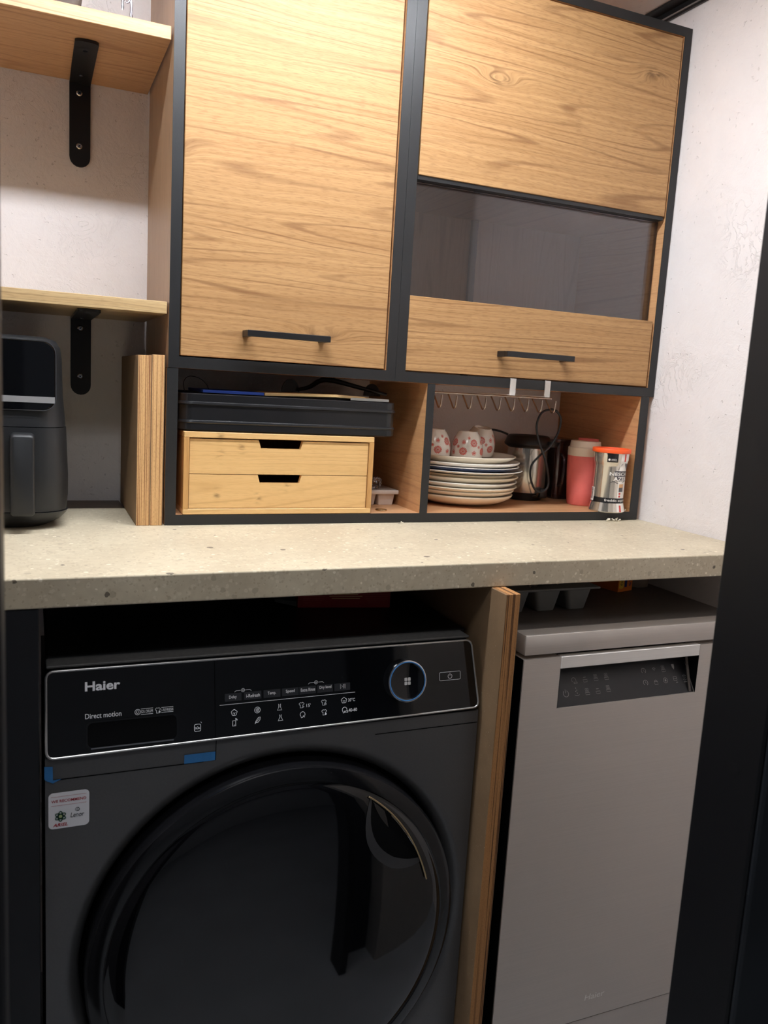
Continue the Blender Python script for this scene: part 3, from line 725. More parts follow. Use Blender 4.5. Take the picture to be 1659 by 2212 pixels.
def container():
    x0, x1, y0, y1, z0 = 1.044, 1.112, .50, .585, ZS+.0004
    th = thing('plastic_container', 'see-through smoky plastic container at the back beside the juicer', 'container', (x0, y0, z0))
    bm = NB()
    pr = [(0, 0), (-.004, .12), (-.0085, .122), (-.0085, .126), (-.002, .126), (.002, .003)]
    loftz(bm, [(x0+i+.006, x1-i-.006, y0+i+.006, y1-i-.006, .012, z0+z) for i, z in pr]); obj('bowl', bm, M['purple_clear'], th, 40)
    obj('lid', B(x0-.004, x1+.0, y0-.004, y1+.004, z0+.1265, z0+.133, .003, 2), M['purple_clear'], th, 40)
    bm = NB(); tube(bm, spline([(x0+.01, y0-.002, z0+.10), (x0+.006, y0-.02, z0+.09), (x0+.006, y0-.02, z0+.04), (x0+.01, y0+.002, z0+.03)], 6), .003, 8); obj('handle', bm, M['purple_clear'], th, 60)
container()
def rack():
    th = thing('hook_rack', 'under-cabinet hook rack with white straps and a row of metal hooks', 'rack', (.83, .41, ZL-.04))
    yr, zr = .438, 1.167
    for x0 in (.8078, .8845):
        bm = NB(); x1 = x0+.0118
        box(bm, x0, x1, YC-.0022, YC-.0004, 1.1712, ZL+.0192); box(bm, x0, x1, YC-.0022, YC+.0003, ZL+.0182, ZL+.0192)
        box(bm, x0, x1, YC-.0022, .4455, 1.1698, 1.1712); obj('strap', bm, M['rackwhite'], th)
    for yy in (.410, yr):
        bm = NB(); tube(bm, [(.664, yy, zr), (.955, yy, zr)], .0018, 8); obj('rod', bm, M['rod'], th, 60)
    bm = NB(); tube(bm, [(.955, .410, zr), (.955, yr, zr)], .0018, 8); obj('rod', bm, M['rod'], th, 60)
    for k in range(9):
        x = .7025+k*.0322
        P = [(x, yr, zr-.002), (x, yr-.012, zr-.014), (x, yr-.024, zr-.0265), (x, yr-.029, zr-.028), (x, yr-.034, zr-.025), (x, yr-.036, zr-.017), (x, yr-.037, zr-.004)]
        bm = NB(); tube(bm, spline(P, 4), .0016, 8); obj('hook', bm, M['rod'], th, 60)
rack()

# ------------------------------------------------------------------ tumbler and coffee can
def tumbler():
    c = (1.0668, .432, ZS+.0004)
    th = thing('travel_tumbler', 'coral travel tumbler with cream lid in the open shelf', 'tumbler', c)
    bm = NB(); lathe(bm, [(0, 0), (.0275, 0), (.0292, .002), (.0315, .03), (.0345, .07), (.0350, .104), (0, .104)], c, 48); obj('body', bm, M['coral'], th, 40)
    bm = NB(); lathe(bm, [(0, .1042), (.0352, .1042), (.0356, .106), (.0356, .121), (.0340, .1225), (.0325, .1232), (.0312, .134), (.030, .1352), (0, .1352)], c, 48); l = obj('lid', bm, M['lidcream'], th, 40)
    bm = NB(); pts = [(c[0]+.026*math.cos(a), c[1]+.026*math.sin(a)) for a in [-.9+i*.25 for i in range(11)]]
    loft(bm, [[(x, y, c[2]+.1353) for x, y in pts], [(x, y, c[2]+.1405) for x, y in pts]]); obj('drink_flap', bm, M['coral'], l, 40)
tumbler()
def coffee_can():
    c = Vector((1.0705, .3495, ZS+.0004))
    th = thing('coffee_can', 'waisted instant coffee tin with orange lid on the shelf edge', 'can', c)
    PR = [(.0352, 0), (.0360, .0015), (.0356, .004), (.0318, .020), (.0312, .03), (.0310, .092), (.0318, .097), (.0342, .104), (.0346, .119)]
    bm = NB(); lathe(bm, [(0, .0005)]+PR+[(0, .119)], c, 64); obj('body', bm, M['tin'], th, 30)
    bm = NB(); lathe(bm, [(0, .1192), (.0352, .1192), (.0375, .1196), (.0382, .1215), (.0382, .1265), (.0375, .1280), (.0345, .1280), (.0338, .1252), (0, .1248)], c, 64); obj('lid', bm, M['orange'], th, 40)
    dv = Vector((CAM_POS.x-c.x, CAM_POS.y-c.y, 0)).normalized(); rv = Vector((-dv.y, dv.x, 0))
    def rad(h):
        for (r0, h0), (r1, h1) in zip(PR, PR[1:]):
            if h0 <= h <= h1: return r0+(r1-r0)*(h-h0)/(h1-h0)
        return PR[-1][0]
    def mk(off):
        def mp(p, h): return c+(dv*math.cos(p)+rv*math.sin(p))*(rad(h)+off)+Vector((0, 0, h))
        return mp
    m1, m2, m3 = mk(.0003), mk(.0006), mk(.0009)
    D2().rect(.62, 1.65, .0015, .1188, 12, 26).build('white_panel', M['canwhite'], th, m1)
    D2().rect(-1.5, 1.7, .0190, .0292, 30, 3).build('black_band', M['canblack'], th, m2)
    D2().text('freddo espresso', -.17, 1.75, .0240, .0065, .01).build('lettering', M['canwhite'], th, m3)
    D2().rect(-.20, .42, .1015, .1186, 6, 5).build('black_square', M['canblack'], th, m2)
    d = D2(); d.disc(-.08, .1065, .06, 12, .0022); d.text('BARISTA', .04, .33, .1076, .0017); d.text('INSPIRED', .04, .35, .1052, .0014); d.build('lettering', M['canwhite'], th, m3)
    D2().rect(.86, 1.0, .1035, .1187, 2, 4).build('red_stripe', M['canred'], th, m2)
    D2().rect(.80, .95, .0020, .0150, 2, 4).build('red_stripe', M['canred'], th, m2)
    d = D2(); d.poly([(.55, .0835), (.62, .092), (.8, .0985), (1.1, .1005), (1.5, .1005), (1.5, .0835)]); d.rect(.33, 1.5, .0725, .0845, 12, 2); d.rect(.50, 1.5, .0635, .0725, 10, 2)
    d.poly([(.02, .0595), (.3, .0645), (.7, .0655), (1.2, .066), (1.3, .0635), (1.0, .0605), (.6, .0590)]); d.build('grey_emblem', M['cangrey'], th, m2)
    d = D2(); d.text('NESCAFÉ', .02, 1.75, .0790, .0085, .012); d.rect(.42, 1.4, .0855, .0862, 10, 1); d.text('AZERA', .27, 1.65, .0685, .0085, .022); d.build('lettering', M['canwhite'], th, m3)
    D2().rect(.72, 1.12, .0510, .0580, 5, 2).build('coffee_foam_print', M['tan'], th, m2)
    D2().rect(.72, 1.10, .0425, .0510, 5, 2).build('coffee_print', M['cangrey'], th, m2)
    d = D2()
    for hh in (.0385, .0330): d.disc(.82, hh, .09, 12, .0021)
    d.build('red_dots', M['canred'], th, m2)
    D2().rect(-1.45, -.98, .0205, .0480, 5, 5).build('barcode_label', M['canwhite'], th, m3)
    d = D2(); y = .0245
    while y < .0455:
        h = R.choice((.0004, .0008, .0012)); d.rect(-1.36, -1.08, y, y+h, 4, 1); y += h+R.choice((.0005, .0009))
    d.build('barcode', M['canblack'], th, mk(.0012))
coffee_can()
def crumbs():
    for n, (x, y, z, k, lb) in enumerate(((1.066, .318, ZT, 16, 'small heap of white crumbs on the worktop below the coffee can'), (.600, .325, ZT, 3, 'tiny white crumb at the shelf unit foot'), (1.112, .341, ZS, 4, 'pale crumbs beside the coffee can on the shelf'))):
        bm = NB()
        for i in range(k):
            b2 = bmesh.new(); bmesh.ops.create_icosphere(b2, subdivisions=1, radius=R.uniform(.0008, .0019))
            o = Vector((x+R.uniform(-.017, .017)*(1 if k > 10 else .12), y+R.uniform(-.003, .004), z+.0012+(R.uniform(0, .005) if k > 10 else R.uniform(0, .002))))
            mm = {}
            for v in b2.verts: mm[v] = bm.verts.new(Vector((v.co.x*R.uniform(.6, 1.6), v.co.y, v.co.z*R.uniform(.7, 1.6)))+o)
            for f in b2.faces: bm.faces.new([mm[v] for v in f.verts])
            b2.free()
        solo('crumbs', bm, M['crumb'], lb, 'crumbs', kind='stuff')
crumbs()

# ------------------------------------------------------------------ air fryer
def air_fryer():
    x0, x1, y0, y1, z0 = -.262, .0395, .300, .575, ZT+.0003
    th = thing('air_fryer', 'black air fryer with glossy display lid on the worktop under the lower shelf', 'air fryer', (x0, y0, z0))
    def s(i, z, r=.045, fy=0): return (x0+i, x1-i, y0+i+fy, y1-i, r, z)
    bm = NB(); loftz(bm, [s(.030, z0), s(.024, z0+.004), s(.012, z0+.012), s(.0035, z0+.022), s(.0012, z0+.0265)], n=8); obj('base', bm, M['fryer'], th, 50)
    bm = NB(); loftz(bm, [s(.003, z0+.0275), s(.001, z0+.05), s(.0008, z0+.08), s(.0035, .1525+z0)], n=8); bk = obj('basket', bm, M['fryer'], th, 50)
    xh0, xh1 = -.0415, -.0085
    sec = [(y0+.004, .0), (y0-.020, .0), (y0-.030, .004), (y0-.032, .012)]
    bm = NB(); out = rr2(xh0, xh1, .9565, 1.0755, .006, 5)
    loft(bm, [[(x, y0+.004, z) for x, z in out], [(x, y0-.026, z) for x, z in out], [(xh0+(x-xh0)*.94+.001, y0-.031, 1.016+(z-1.016)*.97) for x, z in out], [(xh0+(x-xh0)*.8+.0033, y0-.0325, 1.016+(z-1.016)*.93) for x, z in out]])
    obj('handle', bm, M['fryer'], bk, 50)
    bm = NB(); loftz(bm, [s(.0042, z0+.1535), s(.005, z0+.165), s(.008, z0+.20), s(.0095, z0+.255), s(.0115, z0+.270, .043), s(.018, z0+.280, .038), s(.032, z0+.285, .03)], n=8); hd = obj('head', bm, M['fryer'], th, 50)
    # glossy display lid on the front of the head
    pl = rr2(x0+.02, .0205, 1.1085, 1.2085, .018, 6)
    bm = NB(); loft(bm, [[(x, y0+.02, z) for x, z in pl], [(x, y0+.004, z) for x, z in pl], [(x0+.02+(x-x0-.02)*.985+.002, y0+.001, 1.158+(z-1.158)*.97) for x, z in pl]]); dp = obj('display_panel', bm, M['gloss'], hd, 40)
    D2().stroke(pl, .0012, True).build('chrome_outline', M['chrome'], dp, lambda x, z: (x, y0+.0005, z))
    D2().rect(x0+.03, .019, 1.1195, 1.1285).build('silver_band', M['band'], dp, lambda x, z: (x, y0+.0003, z))
air_fryer()

# ------------------------------------------------------------------ washing machine
def washer():
    W, H0, H1, D = .595, ZF, .816, .50
    th = thing('washing_machine', 'dark graphite front-loading washing machine under the worktop', 'washing machine', (W/2, D/2, H0))
    cx, cz, rh = .305, .4035, .2795
    # front skin with a round opening
    bm = NB(); n = 96; zt, zb = .7065, H0+.02
    circ = []; rec = []
    for i in range(n):
        a = 2*PI*i/n; dx, dz = math.cos(a), math.sin(a)
        circ.append((cx+rh*dx, cz+rh*dz))
        k = min(((W-cx)/dx if dx > 1e-9 else (0-cx)/dx if dx < -1e-9 else 1e9), ((zt-cz)/dz if dz > 1e-9 else (zb-cz)/dz if dz < -1e-9 else 1e9))
        rec.append((cx+k*dx, cz+k*dz))
    corners = [(W, zt), (0, zt), (0, zb), (W, zb)]
    for c_ in corners:
        j = min(range(n), key=lambda i: (rec[i][0]-c_[0])**2+(rec[i][1]-c_[1])**2); rec[j] = c_
    vr = [bm.verts.new((x, 0, z)) for x, z in rec]; vb = [bm.verts.new((x, D, z)) for x, z in rec]
    rings = []
    for r, y in ((rh+.006, 0), (rh, .0012), (rh-.006, .005), (rh-.012, .012), (rh-.014, .03)):
        rings.append([bm.verts.new((cx+r*math.cos(2*PI*i/n), y, cz+r*math.sin(2*PI*i/n))) for i in range(n)])
    allr = [vb, vr]+rings
    for A, Bq in zip(allr, allr[1:]):
        for i in range(n): bm.faces.new((A[i], A[(i+1) % n], Bq[(i+1) % n], Bq[i]))
    bmesh.ops.recalc_face_normals(bm, faces=bm.faces)
    body = obj('body', bm, M['graphite'], th, 35)
    bm = NB(); lathe(bm, [(0, .03), (rh-.014, .03)], (cx, 0, cz), 96, 'y'); obj('opening_seal', bm, M['deep'], body)
    obj('top_cover', B(.002, W-.002, .053, D, .7995, H1, .003, 2), M['blackpaint'], th)
    obj('panel_housing', B(.002, W-.012, .0225, .052, .8115, .8150, .001, 1), M['dust'], th, 30)
    obj('plinth', B(.01, W-.01, .02, D, H0, H0+.02), M['deep'], th)
    # seams around the front
    for q in ((0.001, .19, .6785, .6797), (.43, W-.001, .6872, .6884), (.2050, .2060, .679, .7065)): D2().rect(*q).build('seam', M['deep'], body, lambda x, z: (x, -.0004, z))
    # door
    bm = NB(); ro = .2605
    lathe(bm, [(ro-.006, .028), (ro, .020), (ro, -.012), (ro-.003, -.018), (ro-.010, -.0205), (ro-.021, -.0215), (ro-.0225, -.0205)], (cx, 0, cz), 128, 'y'); dr_ = obj('door', bm, M['glossgrey'], th, 30)
    bm = NB(); prof = [(ro-.0225, -.0205)]+[((ro-.023)*math.cos(t*PI/2/10), -.0205-.020*math.sin(t*PI/2/10)) for t in range(11)]
    prof[-1] = (0, -.0405)
    lathe(bm, prof, (cx, 0, cz), 128, 'y'); gl = obj('door_glass', bm, M['doorglass'], dr_, 60)
    def dy(x, z):
        r = min(.999, math.hypot(x-cx, z-cz)/(ro-.023)); return -.0205-.020*math.sqrt(1-r*r)
    def on(x, z, o): return (x, dy(x, z)-o, z)
    # handle: chrome blade over a lens-shaped grip
    def bez(a, b, c, n=16): return [((1-t)**2*a[0]+2*t*(1-t)*b[0]+t*t*c[0], (1-t)**2*a[1]+2*t*(1-t)*b[1]+t*t*c[1]) for t in [i/n for i in range(n+1)]]
    outer = bez((.4150, .6095), (.482, .565), (.5110, .470)); inner = bez((.4170, .6065), (.392, .535), (.4520, .500), 10)+bez((.4520, .500), (.48, .490), (.500, .4985), 6)[1:]
    inn2 = bez((.4200, .6035), (.408, .545), (.455, .516), 10)+bez((.455, .516), (.475, .506), (.497, .505), 6)[1:]
    d = D2(); m_ = len(inner)-1
    for i in range(m_): d.poly([inner[i], inner[i+1], inn2[i+1], inn2[i]])
    d.build('grip_rim', plain('grip_rim', (52, 52, 54), .35), gl, lambda x, z: on(x, z, .0008), label='grey rim of the grip')
    d = D2(); oo = outer[:13]
    pts = inn2+oo[::-1]; cxx = sum(p[0] for p in pts)/len(pts); czz = sum(p[1] for p in pts)/len(pts)
    for i in range(len(pts)): d.poly([(cxx, czz), pts[i], pts[(i+1) % len(pts)]])
    d.build('grip_hollow', M['deep'], gl, lambda x, z: on(x, z, .0005))
    bm = NB(); tube(bm, [on(x, z, .003) for x, z in outer], .0014, 8); obj('handle', bm, M['gold'], gl, 60, label='thin curved chrome handle')
    bm = NB(); tube(bm, [on(x, z, .0015) for x, z in bez((.450, .577), (.478, .545), (.4985, .5065))], .0007, 6); obj('handle_edge', bm, M['chrome'], gl, 60)
    # slanted control panel
    Z0, Z1, TY = .71, .811, .02
    def pm(o):
        def f(x, t): return (x, TY*t-o, Z0+(Z1-Z0)*t)
        return f
    hz = Z1-Z0
    def outline(i=0, n=6):
        # left corners rounded, right end leaning in
        r = .010; o = []
        for (px, pt, a0, sgn) in ((W-.001-i, -.02+i/hz, None, 0),): pass
        pts = [(.0006+i, -.03+i/hz), (W-.0005-i, .015+i/hz), (W-.011-i, 1.0-i/hz), (.0006+i, 1.0-i/hz)]
        for k in range(4):
            p, a, b = pts[k], pts[(k-1) % 4], pts[(k+1) % 4]
            def toward(q):
                dx, dt = q[0]-p[0], (q[1]-p[1])*hz; l = math.hypot(dx, dt); return (p[0]+dx/l*r, p[1]+dt/l*r/hz)
            A, Bq = toward(a), toward(b)
            o += bez(A, p, Bq, n)
        return o
    bm = NB(); ol = outline(0)
    loft(bm, [[(x, .06, Z0+hz*t) for x, t in ol], [pm(0)(x, t) for x, t in ol], [pm(.0028)(x+(W/2-x)*.004, t+(.5-t)*.02) for x, t in ol]]); pn = obj('control_panel', bm, M['gloss'], th, 30)
    bm = NB(); q = pm(.0030); tube(bm, [q(x, t) for x, t in outline(.0008)], .0015, 8, True); obj('chrome_trim', bm, M['silvergrey'], pn, 60)
    d = D2(); d.rect(.2036, .2042, -.02, .99); d.build('drawer_gap', M['deep'], pn, pm(.0037))
    PP = pm(.0033); PQ = pm(.0036)
    # detergent drawer grip
    so = [(x, t) for x, t in rr2(.0460, .1570, .040, .372, .008, 5)]
    so = [(x, .206+(t-.206)) for x, t in so]
    def slot(i): 
        a = rr2(.0460+i, .1570-i, Z0+.040*hz+i, Z0+.372*hz-i, .006, 5); return [(x, (z-Z0)/hz) for x, z in a]
    s1, s2 = slot(0), slot(.0022)
    d = D2(); d.poly(s2); sl = d.build('drawer_grip', M['deep'], pn, PP)
    d = D2()
    for i in range(len(s1)): d.poly([s1[i], s1[(i+1) % len(s1)], s2[(i+1) % len(s1)], s2[i]])
    d.build('grip_frame', M['glossgrey'], pn, PQ)
    D2().rect(.052, .151, .042, .058).build('grip_highlight', M['chrome'], pn, pm(.0040))
    # lettering
    def tx(body, x0, x1, t, h, m='print', b=.006): return D2().text(body, x0, x1, t, h/hz, b).build('lettering', M[m], pn, PP)
    tx('Haier', .0455, .0868, .785, .0114, b=.028); tx('Direct motion', .0455, .0878, .434, .0062)
    d = D2(); d.ring(.1072, .427, .0032, .0006, n=18)
    d = D2()
    def RG(d, x, t, r, w=.00055, a0=0, a1=2*PI, n=18):
        pts = [(x+r*math.cos(a0+(a1-a0)*i/n), t+r/hz*math.sin(a0+(a1-a0)*i/n)) for i in range(n+(0 if abs(a1-a0-2*PI) < 1e-6 else 1))]
        ST(d, pts, w, abs(a1-a0-2*PI) < 1e-6)
    def ST(d, pts, w=.00055, closed=False):
        e = D2(); e.stroke([(x, t*hz) for x, t in pts], w, closed)
        b = len(d.v); d.v += [(x, z/hz) for x, z in e.v]; d.f += [tuple(b+k for k in f) for f in e.f]
    def DS(d, x, t, r, n=10): d.poly([(x+r*math.cos(2*PI*i/n), t+r/hz*math.sin(2*PI*i/n)) for i in range(n)])
    RG(d, .1072, .428, .0033); RG(d, .1072, .428, .0016); ST(d, [(.1112, .461), (.1258, .461)], .0005); ST(d, [(.1112, .394), (.1258, .394)], .0005)
    d.text('525 DRUM', .1112, .1256, .428, .0036/hz)
    def shirt(d, x, t, s=.0036, extra=None):
        h = s/hz
        P = [(-.35, 1), (-1, .55), (-.75, 0), (-.5, .15), (-.5, -1), (.5, -1), (.5, .15), (.75, 0), (1, .55), (.35, 1), (0, .75)]
        ST(d, [(x+a*s, t+b*h) for a, b in P], .00055, True)
    shirt(d, .1318, .425, .0033); DS(d, .1338, .405, .0012)
    ST(d, [(.1360, .455), (.1508, .455)], .0005); ST(d, [(.1360, .395), (.1508, .395)], .0005); d.text('i-REFRESH', .1362, .1506, .424, .0034/hz)
    d.build('drum_badges', M['print'], pn, PP)
    d = D2(); ST(d, [(x, (z-Z0)/hz) for x, z in rr2(.1770, .1850, Z0+.118*hz, Z0+.205*hz, .0018, 4)], .0005, True); d.text('hOn', .1782, .1838, .160, .0032/hz); RG(d, .1846, .212, .0018, .0004, .2, 1.4, 6)
    d.build('app_badge', M['print'], pn, PP)
    # touch buttons
    BT = [('Delay', .2165, .2385, .2222, .2322, .497), ('i-Refresh', .2421, .2652, .2450, .2632, .498), ('Temp.', .2682, .2913, .2738, .2852, .502), ('Speed', .2934, .3167, .2988, .3110, .504),
          ('Extra Rinse', .3176, .3412, .3197, .3399, .505), ('Dry level', .3431, .3655, .3463, .3633, .512), ('', .3677, .3909, 0, 0, .5)]
    for body_, a, b, c, e, t in BT:
        bt = D2().rect(a, b, .448, .548).build('button', M['button'], pn, PP)
        d = D2()
        if body_: d.text(body_, c, e, t, .0050/hz if any(q in body_ for q in 'ypg') else .0043/hz, .008)
        else:
            ST(d, [(.3765, .475), (.3765, .535), (.3798, .505)], .0005, True); ST(d, [(.3813, .475), (.3813, .535)], .0006); ST(d, [(.3832, .475), (.3832, .535)], .0006)
        d.build('lettering', M['print'], bt, PQ)
    D2().rect(.2099, .3981, .4080, .4135).build('divider_line', M['print'], pn, PP)
    d = D2()
    for a, b, c in ((.2295, .2519, .5755), (.3303, .3527, .59)):
        ST(d, [(a, c-.016), (a+.002, c), ((a+b)/2-.003, c)], .0005); ST(d, [((a+b)/2+.003, c), (b-.002, c), (b, c-.016)], .0005)
        RG(d, (a+b)/2, c, .0022, .0005, n=12); DS(d, (a+b)/2, c, .0008)
    d.build('bracket_marks', M['print'], pn, PP)
    IC = [(.2287, .302, 'cotton'), (.2596, .305, 'wool'), (.2899, .311, 'dress'), (.3205, .310, 'shirt'), (.3522, .314, 'shirt'), (.3815, .316, 'cotton'),
          (.2287, .173, 'phone'), (.2601, .174, 'feather'), (.2909, .174, 'flask'), (.3218, .184, 'head'), (.3525, .185, 'shirt'), (.3822, .186, 'head')]
    for k, (x, t, kind) in enumerate(IC):
        d = D2(); s = .0040; h = s/hz
        if kind == 'cotton':
            pts = []
            for q in range(5):
                a = PI/2+2*PI*q/5
                for w_ in (-.45, -.2, 0, .2, .45): pts.append((x+s*(1.0-.9*w_*w_)*math.cos(a+w_*1.15), t+h*(1.0-.9*w_*w_)*math.sin(a+w_*1.15)))
            ST(d, pts, .0006, True); ST(d, [(x, t-h), (x, t-.1*h)], .0006); ST(d, [(x-.4*s, t), (x, t-.35*h), (x+.4*s, t)], .0005)
        elif kind == 'wool':
            RG(d, x, t, .0038); RG(d, x+.0004, t, .0022, .0005, .5, 5.5); RG(d, x+.0006, t, .0009, .0005)
        elif kind == 'dress': ST(d, [(x-.35*s, t+1.1*h), (x-.3*s, t+.1*h), (x-.75*s, t-.9*h), (x+.75*s, t-.9*h), (x+.3*s, t+.1*h), (x+.35*s, t+1.1*h), (x, t+.55*h)], .00055, True); ST(d, [(x-.3*s, t+.1*h), (x+.3*s, t+.1*h)], .0004)
        elif kind == 'shirt':
            shirt(d, x, t)
            if k == 3: d.text('15\'', .3275, .3330, .298, .0044/hz); ST(d, [(x+.4*s, t-.9*h), (x+.4*s, t-.3*h), (x+.9*s, t-.6*h)], .0005, True)
            elif k == 4:
                for q in range(3): ST(d, [(x+.2*s+q*.3*s, t-.9*h), (x+.3*s+q*.3*s, t-.2*h)], .0004)
            else: DS(d, x+.55*s, t-.6*h, .0014)
        elif kind == 'phone':
            ST(d, [(x-.55*s, t-1.0*h), (x+.45*s, t-1.0*h), (x+.45*s, t+.7*h), (x-.55*s, t+.7*h)], .0006, True); DS(d, x-.05*s, t-.7*h, .0005)
            RG(d, x+.3*s, t+.7*h, .0018, .0005, 0, 1.5, 6); RG(d, x+.3*s, t+.7*h, .0028, .0005, 0, 1.5, 6)
        elif kind == 'feather': ST(d, [(x-s, t-1.1*h), (x-.6*s, t-.1*h), (x+.2*s, t+.9*h), (x+.8*s, t+h), (x+.7*s, t+.1*h), (x, t-.7*h), (x-.6*s, t-.7*h)], .00055, True); ST(d, [(x-s, t-1.1*h), (x+.5*s, t+.6*h)], .0005)
        elif kind == 'flask': ST(d, [(x-.4*s, t+1.0*h), (x-.2*s, t+.9*h), (x-.2*s, t+.2*h), (x-.85*s, t-.9*h), (x+.85*s, t-.9*h), (x+.2*s, t+.2*h), (x+.2*s, t+.9*h), (x+.4*s, t+1.0*h)], .00055)
        elif kind == 'head':
            RG(d, x, t+.1*h, .0034, .0006, -.5, 3.7); ST(d, [(x-.75*s, t-.3*h), (x-.6*s, t-.5*h), (x-.5*s, t-1.0*h), (x, t-.8*h)], .0006)
            d.text('AI' if k == 9 else 'eco', x-.05*s if k == 9 else x-.2*s, x+.7*s if k == 9 else x+1.3*s, t-.6*h, .0028/hz)
            if k == 11: d.text('40-60', .3882, .4005, .178, .0044/hz)
        if k == 5: d.text('20°C', .3873, .3978, .314, .0044/hz)
        d.build('icon', M['print'], pn, PP)
    # dial and power key
    kc = Vector(pm(0)(.4745, .498)); ax = Vector((0, -hz, TY)).normalized()
    def kn(prof, nm, m, par):
        b = NB(); lathe(b, prof, (0, 0, 0), 64, 'z'); q = Vector((0, 0, 1)).rotation_difference(ax)
        for v in b.verts: v.co = q @ v.co + kc
        return obj(nm, b, m, par, 30)
    dl = kn([(.0300, .002), (.0300, .010), (.0293, .0125), (.0280, .0130)], 'dial', M['chrome'], pn)
    kn([(.0280, .0130), (.0272, .0134), (.0262, .0130)], 'blue_ring', M['bluering'], dl)
    kn([(.0262, .0128), (.0250, .0120), (.0240, .0116), (.0, .0116)], 'dial_face', M['gloss'], dl)
    d = D2()
    for a in (0, 1):
        for b in (0, 1): 
            o_ = rr2(-.0048+a*.0052, -.0004+a*.0052, -.0052+b*.0056, -.0004+b*.0056, .0008, 2); d.poly(o_)
    ux = Vector((1, 0, 0)); uz = ax.cross(ux)*-1
    if uz.z < 0: uz = -uz
    d.build('dial_mark', M['printdim'], dl, lambda a, b: kc+ax*.0119+ux*a+uz*b)
    d = D2(); ST(d, [(x, (z-Z0)/hz) for x, z in rr2(.5297, .5637, Z0+.450*hz, Z0+.565*hz, .0016, 4)], .00055, True)
    RG(d, .5467, .503, .0032, .0006, PI/2+.6, 2.5*PI-.6); ST(d, [(.5467, .510), (.5467, .550)], .0006); d.build('power_key', M['print'], pn, PP)
    # masking tape and sticker
    D2().rect(.1650, .2047, .6795, .6915).build('tape', M['tape'], th, lambda x, z: (x, -.0010, z), label='strip of blue masking tape under the detergent drawer')
    d = D2(); d.poly([(-.0008, .698), (.0085, .697), (.0088, .6755), (.0012, .6795), (-.0008, .682)]); d.poly([(.0088, .6755), (.0088, .6795), (.0185, .6800)])
    d.build('tape', M['tape'], th, lambda x, z: (x, -.0012, z), label='folded blue tape at the left corner')
    S = lambda o: (lambda x, z: (x, -o, z))
    st = D2().poly(rr2(.0035, .0503, .6155, .6625, .0055, 5)).build('sticker', M['sticker'], th, S(.0008), label='white rounded sticker')
    d = D2(); d.rect(.0065, .0470, .6572, .6575); d.rect(.0065, .0470, .6457, .6460); d.text('WE RECOMMEND', .0068, .0468, .6515, .0036, .012); d.build('lettering', M['red'], st, S(.0012)); D2().text('ARIEL', .0085, .0255, .6205, .0042, .02, .25).build('lettering', M['red'], st, S(.0012))
    d = D2(); d.text('Lenor', .0285, .0445, .6312, .0062, .004, .25); d.ring(.0365, .638, .0024, .0005); d.ring(.0375, .638, .0016, .0005); d.build('lettering', M['darkink'], st, S(.0012))
    d = D2()
    for q in range(3):
        a = q*PI/3+.52
        pts = [(.0172+.0064*math.cos(u)*math.cos(a)-.0026*math.sin(u)*math.sin(a), .6315+.0064*math.cos(u)*math.sin(a)+.0026*math.sin(u)*math.cos(a)) for u in [2*PI*i/20 for i in range(20)]]
        d.stroke(pts, .0012, True)
    d.build('atom_mark', M['green'], st, S(.0014)); D2().disc(.0172, .6315, .0034).build('atom_core', M['palegreen'], st, S(.0011))
washer()
def red_box():
    a, b = Vector((.3753, .2116, .8165)), Vector((.5231, .1834, .8165)); u = (b-a).normalized(); v = Vector((-u.y, u.x, 0))
    th = thing('red_carton', 'red printed carton lying on top of the washing machine', 'box', a)
    L = (b-a).length; H = .058; Dp = .09
    def P(s, d, z): return a+u*s+v*d+Vector((0, 0, z))
    bm = NB(); loft(bm, [[P(0, 0, 0), P(L, 0, 0), P(L, Dp, 0), P(0, Dp, 0)], [P(0, 0, H), P(L, 0, H), P(L, Dp, H), P(0, Dp, H)]]); obj('body', bm, M['redbox'], th)
    mp = lambda s, z: P(s, -.0006, z)
    d = D2()
    for k in range(9):
        z = .004+k*.0035; d.rect(.008, .035+k*.0022, z, z+.0009); d.rect(L-.034-k*.0022, L-.004, z, z+.0009)
    d.build('line_print', M['redlines'], th, mp)
    d = D2(); d.rect(.058, .097, .0215, .0228); d.rect(.050, .104, .0185, .0195); d.rect(.054, .100, .0150, .0160); d.build('small_print', M['creampaper'], th, mp)
    bm = NB(); loft(bm, [[P(-.035, .02, .004), P(-.002, .0, .002), P(-.002, .05, .002), P(-.035, .05, .004)], [P(-.035, .02, .009), P(-.002, .0, .010), P(-.002, .05, .010), P(-.035, .05, .009)]]); obj('end_flap', bm, M['greyplastic'], th)
red_box()

